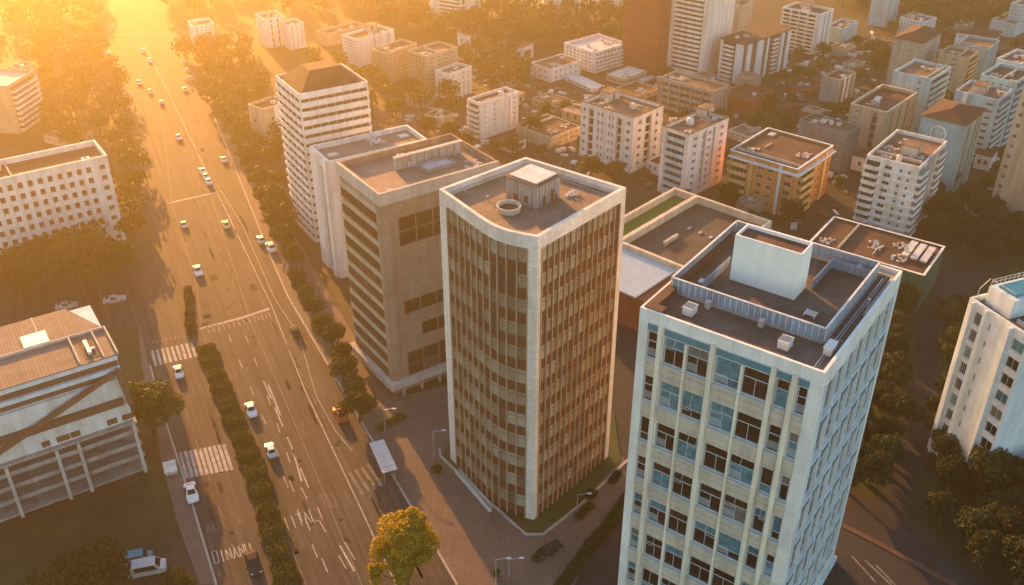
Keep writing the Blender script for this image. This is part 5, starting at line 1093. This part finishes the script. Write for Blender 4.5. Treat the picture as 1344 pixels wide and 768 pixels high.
# far woods that read as one mass
def wood(label,poly,dist,r,n,size,m_,mx=600):
    rng=np.random.default_rng(len(label)); V=[]; t=MB()
    for p in scatter(poly,dist,mx):
        q=r*rng.uniform(.7,1.2); V.append(leaves((p.x,p.y,q*.9+1),q,n,size,rng,.85,.75)); t.tube((p.x,p.y,0),(p.x,p.y,q),.25,.12,5)
    me=leaf_mesh('wood',np.concatenate(V),m_); o=obj('wood',me); o['kind']='stuff'; o['label']=label
    o2=t.build('trunks',BARK,o); o2['kind']='stuff'
wood('hazy wood between the avenue and the striped tower',[(236,72),(320,66),(345,120),(368,190),(392,318),(372,330),(345,270),(300,180),(262,105)],6.5,4.2,300,.6,LG,160)
wood('hazy wood left of the avenue',[(50,50),(130,50),(150,90),(172,190),(184,270),(182,330),(100,330),(160,210),(60,195),(50,150)],7.5,4.6,260,.65,LG,170)
wood('dark wood along the top behind the far blocks',[(440,-10),(640,18),(770,26),(830,20),(832,70),(740,62),(660,72),(600,60),(500,34)],7.5,5,240,.8,LD,420)
wood('dark wood in the top right corner',[(1090,-40),(1400,-40),(1400,20),(1300,38),(1240,42),(1180,22),(1100,14)],7.5,5,240,.8,LD,450)
wood('hazy wood at the top left',[(-60,-40),(120,-40),(130,38),(-60,48)],11,5.5,150,1.0,LG,200)
wood('hazy wood right of the avenue at the top',[(215,-20),(440,-30),(560,-10),(430,26),(330,14),(230,24)],11,5.5,150,1.0,LG,200)
wood('hazy trees between the far ribbed blocks',[(400,80),(450,92),(530,118),(600,140),(600,160),(500,150),(480,170),(440,130)],8,4,200,.7,LG,110)
wood('low trees among the yards behind the middle tower',[(610,70),(680,78),(690,110),(650,120),(612,104)],7.5,4,200,.7,LG,60)
# hedges -----------------------------------------------------------
def hedge(pts,w,hh,label,m_=LG,n=90,s=.17,name='hedge'):
    rng=np.random.default_rng(len(label)); V=[]; pts=[P(*p) if len(p)==2 else Vector(p) for p in pts]; core=MB()
    for a,b_ in zip(pts[:-1],pts[1:]):
        L_=(b_-a).length; d=(b_-a)/L_; nn=Vector((-d.y,d.x,0)); N_=int(n*L_*w)
        s_=rng.random(N_)*L_; u_=(rng.random(N_)-.5)*w*(.92+.16*np.sin(s_*.55)+.12*np.sin(s_*1.7+1)); zz=hh*(1-.35*(2*np.abs(u_)/w)**3)*(.75+.35*rng.random(N_))+.25*np.sin(s_*1.3)*rng.random(N_)
        p=np.array(a)+s_[:,None]*np.array(d)+u_[:,None]*np.array(nn); p[:,2]=zz
        e=rng.normal(size=(N_,3)); e[:,2]=np.abs(e[:,2])+.4; e/=np.linalg.norm(e,axis=1)[:,None]; t_=np.cross(e,rng.normal(size=(N_,3))); t_/=np.linalg.norm(t_,axis=1)[:,None]; bb=np.cross(e,t_)
        z_=(s*(.6+.8*rng.random(N_)))[:,None]; q=np.stack([p-t_*z_,p-bb*z_*.7,p+t_*z_,p+bb*z_*.7],1).reshape(-1,3); V.append(q)
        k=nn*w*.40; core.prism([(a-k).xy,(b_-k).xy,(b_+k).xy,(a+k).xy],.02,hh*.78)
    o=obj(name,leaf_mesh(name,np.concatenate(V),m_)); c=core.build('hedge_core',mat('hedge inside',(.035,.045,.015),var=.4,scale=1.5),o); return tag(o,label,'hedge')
hedge([(270,458),(300,535),(335,620),(380,775)],3.7,1.1,'long green median hedge between the avenue and its left service road')
hedge([(247,380),(250,440)],1.7,1.0,'short hedge strip above the zebra crossing on the left')
hedge([(530,548),(495,566)],1.5,.9,'low hedge on the pavement below the brown tower corner')
hedge([(800,690),(812,672),(850,620)],2.0,.9,'clipped hedge beside the little car park, near the big right tower',LD)
hedge([(735,775),(772,722),(800,690)],2.0,.9,'clipped hedge on the car park side at the bottom edge',LD)
hedge([(758,683),(776,664)],1.3,.8,'small hedge bed on the plaza right of the middle tower',LD)
hedge([(802,636),(812,622)],1.3,.8,'short hedge on the plaza close to the big right tower',LD)
hedge([(702,738),(716,722)],1.2,.8,'short hedge next to the dark parked car',LD)
def bush(px,py,r,label,m_=LD):
    p=P(px,py); rng=np.random.default_rng(px); o=obj('bush',leaf_mesh('bush',leaves((0,0,r*.8),r,900,.13,rng,.9,.8),m_),None,p); tag(o,label,'bush')
bush(573,622,1.15,'clipped round bush outside the planter corner of the middle tower')
bush(776,655,1.1,'upright bush on the hedge bed right of the middle tower')
bush(651,757,.8,'thin young tree top beside the lamp on the plaza'); 
rng=np.random.default_rng(9); V=[]
fl=leafmat('flower',(.35,.05,.07),(.10,.06,.03),.2)
for px,py in ((648,690),(652,696),(680,692),(686,689),(680,699)): p=P(px,py); V.append(leaves((p.x,p.y,.6),.42,120,.07,rng,.9,.7))
tag(obj('flower_bed',leaf_mesh('flower_bed',np.concatenate(V),fl)),'reddish flowering shrubs in the planter lawn at the near pier','flowers')
# ramp railing at the foot of the bulging front
a=P(600,622);b_=P(644,673); m=MB(); d=(b_-a).normalized(); nn=Vector((-d.y,d.x,0))
for off in (-.35,.35):
    for z in (.55,1.1): m.bar(a+nn*off+Vector((0,0,z+.2)),b_+nn*off+Vector((0,0,z+.2)),.07)
    k=0.0
    while k<(b_-a).length: q=a+d*k+nn*off; m.bar(q+Vector((0,0,.2)),q+Vector((0,0,1.3)),.06); k+=.8
m.bar(a+Vector((0,0,.25)),b_+Vector((0,0,.25)),.6,.08)
tag(m.build('ramp_railing',MATS['pale metal']),'white double handrail along the foot of the bulging tower front','railing')
# shelter
a=P(496,596);b_=P(513,634); d=(b_-a).normalized(); L_=(b_-a).length
sh=thing('bus_shelter','long pale bus shelter roof on the kerb of the avenue','shelter',(a.x,a.y,.1),atan2(d.y,d.x))
m=MB(); m.box(0,L_,-1.1,1.1,2.5,2.62,1); m.box(-.1,L_+.1,-1.25,-1.1,2.45,2.7); m.box(-.1,L_+.1,1.1,1.25,2.45,2.7); m.box(-.1,0,-1.098,1.098,2.45,2.7); m.box(L_,L_+.1,-1.098,1.098,2.45,2.7)
for k in range(6): m.box(L_*k/6,L_*k/6+.12,-1.098,1.098,2.623,2.68)
m.build('roof',[MATS['pale metal'],MATS['white roof']],sh)
for k in range(3):
    for s_ in (-.9,.9): m=MB(); m.tube((.4+(L_-.8)*k/2,s_,0),(.4+(L_-.8)*k/2,s_,2.45),.07); m.build('post',MATS['metal'],sh)
m=MB(); m.box(L_*.2,L_*.8,.5,.9,.4,.48); m.box(L_*.25,L_*.27,.55,.85,0,.4); m.box(L_*.73,L_*.75,.55,.85,0,.4); m.build('bench',MATS['rust'],sh)
# kiosk slab and white slab on the left pavement
a=P(224,617); s_=thing('utility_cabinet','pale low utility slab on the left pavement by the lower zebra crossing','cabinet',(a.x,a.y,.1),radians(24))
m=MB(); m.box(-.95,.95,-1.4,1.4,0,.6); m.build('body',MATS['pale concrete'],s_); m=MB(); m.box(-1.05,1.05,-1.5,1.5,.603,.72); m.build('lid',MATS['white wall'],s_)
# lamps on the plaza and avenue
def lamp(px,py,hh,label,arm=1.6,az=0):
    p=P(px,py); o=thing('street_lamp',label,'lamp',(p.x,p.y,.1),az); m=MB(); m.tube((0,0,0),(0,0,hh),.09,.05,8); m.tube((0,0,0),(0,0,.4),.16,.14,8); m.build('pole',MATS['metal'],o)
    m=MB(); m.tube((0,0,hh-.1),(arm,0,hh+.25),.045,.035,6); m.build('arm',MATS['metal'],o); m=MB(); m.box(arm-.1,arm+.6,-.14,.14,hh+.18,hh+.3); m.build('lamp_head',MATS['pale metal'],o)
lamp(651,768,5.2,'thin lamp pole on the plaza at the bottom edge'); lamp(570,600,5.5,'slender lamp pole on the pavement left of the middle tower'); lamp(757,672,3.6,'short lamp pole beside the small hedge bed'); lamp(506,568,5.0,'lamp pole behind the low hedge under the brown tower')
lamp(668,756,3.4,'thin short pole with twigs beside the plaza lamp')
# ------------------------------------------------------------------ vehicles
def car_meshes(L_=4.4,w=1.8,hh=1.42,kind='car'):
    if kind=='car': st=[(0,.35,.55,.60,.62,.50),(.12,.22,.68,.70,.80,.66),(.9,.20,.78,.82,.90,.72),(1.25,.20,.84,.90,.9,.70),(1.95,.20,.88,hh,.9,.60),(3.1,.20,.90,hh-.02,.9,.60),(3.75,.20,.92,1.0,.89,.64),(4.25,.22,.86,.90,.82,.66),(4.4,.36,.62,.66,.70,.58)]
    else: st=[(0,.35,.6,.7,.7,.6),(.12,.25,.85,.95,.88,.75),(.7,.22,.98,1.12,.95,.8),(1.35,.22,1.05,1.85,.95,.8),(2.4,.22,1.05,1.9,.95,.82),(4.4,.22,1.05,1.9,.95,.82),(4.9,.25,1.0,1.8,.93,.8),(5.0,.4,.95,1.0,.85,.75)]
    b=MB(); n=6; k=L_/st[-1][0]; ww=w/1.8
    for (x,zb,zm,zt_,wb,wt) in st:
        x=x*k-L_/2; wb*=ww; wt*=ww; b.v+=[(x,-wb,zb),(x,-wb*1.0,zm),(x,-wt,zt_),(x,wt,zt_),(x,wb,zm),(x,wb,zb)]
    for s in range(len(st)-1):
        for q in range(n):
            r=(q+1)%n; b.f.append((s*n+q,s*n+n+q,s*n+n+r,s*n+r)); b.m.append(0)
    b.f.append(tuple(range(n))); b.m.append(0); e=(len(st)-1)*n; b.f.append(tuple(reversed(range(e,e+n)))); b.m.append(0)
    V=b.v; g=[]
    def sc(P4,o): 
        c=sum((Vector(p) for p in P4),Vector())/4; g_=MB(); g_.quad(*[c+(Vector(p)-c)*.86+Vector(o) for p in P4]); return g_
    i0,i1,i2,i3=(3,4,5,6) if kind=='car' else (2,3,5,6)
    fr_=sc([V[i0*n+2],V[i0*n+3],V[i1*n+3],V[i1*n+2]],(-.012,0,.02)); bk=sc([V[i2*n+2],V[i2*n+3],V[i3*n+3],V[i3*n+2]],(.012,0,.02))
    sd=MB()
    for a_,c_,y_ in ((1,2,-.02),(4,3,.02)):
        P4=[V[i0*n+a_],V[i2*n+a_],V[i2*n+c_],V[i1*n+c_]]; c=sum((Vector(p) for p in P4),Vector())/4; sd.quad(*[c+(Vector(p)-c)*.84+Vector((0,y_,.01)) for p in P4])
    wh=MB(); wh.tube((0,-.11,0),(0,.11,0),.32,n=14,m=0); wh.tube((0,-.12,0),(0,.12,0),.19,n=10,m=1)
    hl_=MB(); hl_.box(-.05,.05,-.16,.16,-.06,.06)
    return dict(body=b,wind=fr_,rear=bk,side=sd,wheel=wh,light=hl_,L=L_,w=w,kind=kind)
TYRE=mat('tyre',(.02,.02,.02),var=.2,scale=3); CG=mat('car glass',(.012,.015,.02),rough=.25,spec=.2,var=.2); LAMP=mat('lamp glass',(.6,.6,.58),rough=.15,var=.1); TAIL=mat('tail lamp',(.25,.02,.015),rough=.2,var=.1)
def paint_(n,c,met=.0): return mat(n,c,rough=.42,spec=.12,var=.06,scale=.6,metal=met)
CM={k:(car_meshes() if k=='car' else car_meshes(5.0,2.0,1.9,'van')) for k in ('car','van')}
for k,c in CM.items():
    for q,mm in (('wind',CG),('rear',CG),('side',CG),('wheel',[TYRE,MATS['metal']]),('light',LAMP)): c['m_'+q]=c[q].mesh({'wind':'windscreen','rear':'rear_window','side':'side_window','wheel':'wheel','light':'headlight'}[q],mm)
BM={}
def car(px,py,az,color,label,kind='car',sc=1.0,group='vehicles on the avenue and side street',wp=None):
    c=CM[kind]; k=(kind,color.name)
    if k not in BM:
        me=c['body'].mesh('body',color); BM[k]=me
        me.polygons.foreach_set('use_smooth',[False]*len(me.polygons))
    p=wp or P(px,py); o=thing('van' if kind=='van' else 'car',label,'van' if kind=='van' else 'car',(p.x,p.y,.016),radians(az),group); sc*=.92 if (wp or py>300) else (.86 if py>200 else .78); o.scale=(sc,sc,sc)
    body=obj('body',BM[k],o); bv=body.modifiers.new('b','BEVEL'); bv.width=.05; bv.segments=2
    obj('windscreen',c['m_wind'],o); obj('rear_window',c['m_rear'],o); obj('side_window',c['m_side'],o)
    L_,w=c['L'],c['w']
    for sx in (-L_*.31,L_*.30):
        for sy in (-w/2+.08,w/2-.08): obj('wheel',c['m_wheel'],o,(sx,sy,.32))
    for sy in (-w*.33,w*.33): obj('headlight',c['m_light'],o,(-L_/2+.03,sy,.64 if kind=='car' else .8))
    return o
WH=paint_('white paint',(.72,.72,.70)); SI=paint_('silver paint',(.42,.44,.45),.3); BK=mat('black paint',(.028,.03,.033),rough=.7,spec=.05,var=.1); RD=paint_('red paint',(.35,.07,.03)); YE=paint_('yellow paint',(.62,.52,.30)); TE=paint_('teal paint',(.05,.22,.26))
AZ=114.5   # driving direction of the avenue: front of a car at local -x
UP=AZ+180-0; DN=AZ
cs=[(252,650,WH,AZ,'white hatchback with dark windscreen on the service road, left of the long hedge',1.15),(333,742,BK,AZ,'black car at the bottom beside the OINANU road letters',1.2),(330,541,WH,AZ,'white car in the left lane of the main carriageway level with the long hedge top',1.05),(356,594,SI,AZ+180,'silver car with dark roof in the middle of the carriageway',1.0),(235,491,WH,AZ,'white car just below the upper zebra crossing',1.0),
 (447,547,RD,AZ+180,'orange red car at the right kerb of the avenue',1.15),(388,438,BK,AZ+180,'dark car with pale bonnet on the right service lane',.95),(260,358,WH,AZ,'white car alone in the left lanes above the stop line',1.1),(297,297,YE,AZ+180,'pale cream car just below the upper stop line',1.1),(242,297,SI,AZ,'faint silver car in the far left lane below the upper stop line',.9),
 (343,317,SI,AZ+180,'silver car, the left of two side by side at the right kerb',1.0),(356,327,WH,AZ+180,'white car, the right of two side by side at the right kerb',1.2),(274,240,WH,AZ+180,'front white car of a line of three above the upper stop line',1.1),(270,233,SI,AZ+180,'middle car of a line of three above the upper stop line',1.0),(266,226,WH,AZ+180,'last car of a line of three above the upper stop line',1.0),
 (294,211,WH,AZ+180,'hazy pale car at the right kerb level with the left office roof',1.0),(235,182,WH,AZ,'hazy white car in the middle lanes of the glare',1.1),(183,110,WH,AZ,'glaring white car left of centre in the bright lanes',1.1),(197,122,SI,AZ,'silver car close below the glaring white one',1.0),(212,136,SI,AZ+180,'hazy silver car in the right lanes of the glare',1.0),(197,81,WH,AZ,'small white car far up the avenue',1.0),(188,68,WH,AZ,'tiny white car far up the avenue near the crossing',1.0),
 (243,119,WH,AZ+180,'white car at the right kerb below the parked row',1.1),(251,104,SI,AZ+180,'lowest car of the parked row far up the right kerb',1.0),(247,93,SI,AZ+180,'middle car of the parked row far up the right kerb',1.0),(242,82,WH,AZ+180,'upper car of the parked row far up the right kerb',1.0),(229,60,WH,AZ+180,'topmost pale car by the right kerb in the glare',1.0),(164,128,WH,AZ,'pale car stopped at the left edge of the avenue in the haze',1.1),(167,141,SI,AZ,'grey car right behind the pale stopped one at the left edge',1.0),
 (151,396,SI,200,'silver car driving on the left side street',1.15),(88,404,SI,200,'blurred grey car behind the silver one on the left side street',1.1)]
for x,y,c,a,lb,s in cs: car(x,y,a,c,lb,'car',s)
car(143,76,AZ,WH,'white van left of the avenue in the haze','van',1.3); car(195,750,196,SI,'silver van parked beside the bottom left trees','van',1.15); car(180,737,196,TE,'teal roofed van parked behind the silver one','van',1.0)
car(722,724,38,BK,'black car parked on the plaza in front of the middle tower','car',1.0)
# ------------------------------------------------------------------ light and air
SUN_AZ=radians(-26); SUN_EL=radians(SEL)
w=bpy.data.worlds.new('World'); SC.world=w; w.use_nodes=True; nt=w.node_tree
bg=nt.nodes['Background']; sky=nt.nodes.new('ShaderNodeTexSky'); sky.sky_type='NISHITA'; sky.sun_disc=False; sky.sun_elevation=SUN_EL; sky.sun_rotation=SUN_AZ; sky.air_density=1.0; sky.dust_density=.6; sky.ozone_density=1.2
nt.links.new(sky.outputs['Color'],bg.inputs['Color']); bg.inputs['Strength'].default_value=SKY
ld=bpy.data.lights.new('sun','SUN'); lo=bpy.data.objects.new('sun',ld); COL.objects.link(lo); ld.energy=5.0; ld.angle=radians(.5); ld.color=SUNC
dv=Vector((sin(SUN_AZ)*cos(SUN_EL),cos(SUN_AZ)*cos(SUN_EL),sin(SUN_EL))); lo.rotation_euler=dv.to_track_quat('Z','Y').to_euler()
m=MB(); m.box(-1290,1290,-290,1890,-1,116); o=m.mesh('haze',[]); hz=bpy.data.objects.new('haze',o); COL.objects.link(hz); hz['kind']='stuff'; hz['label']='golden haze in the air over the town'
hm=bpy.data.materials.new('haze'); hm.use_nodes=True; nt=hm.node_tree; nt.nodes.remove(nt.nodes['Principled BSDF'])
pv=nt.nodes.new('ShaderNodeVolumePrincipled'); pv.inputs['Color'].default_value=(*HZC,1); pv.inputs['Density'].default_value=HZD; pv.inputs['Anisotropy'].default_value=HZG
nt.links.new(pv.outputs[0],nt.nodes['Material Output'].inputs['Volume']); o.materials.append(hm)
SC.view_settings.view_transform='Standard'; SC.view_settings.look='None'; SC.view_settings.exposure=EXPO; SC.view_settings.gamma=1
cy=SC.cycles; cy.use_denoising=True; cy.volume_bounces=0; cy.max_bounces=5; cy.diffuse_bounces=3; cy.transparent_max_bounces=6; cy.volume_max_steps=64
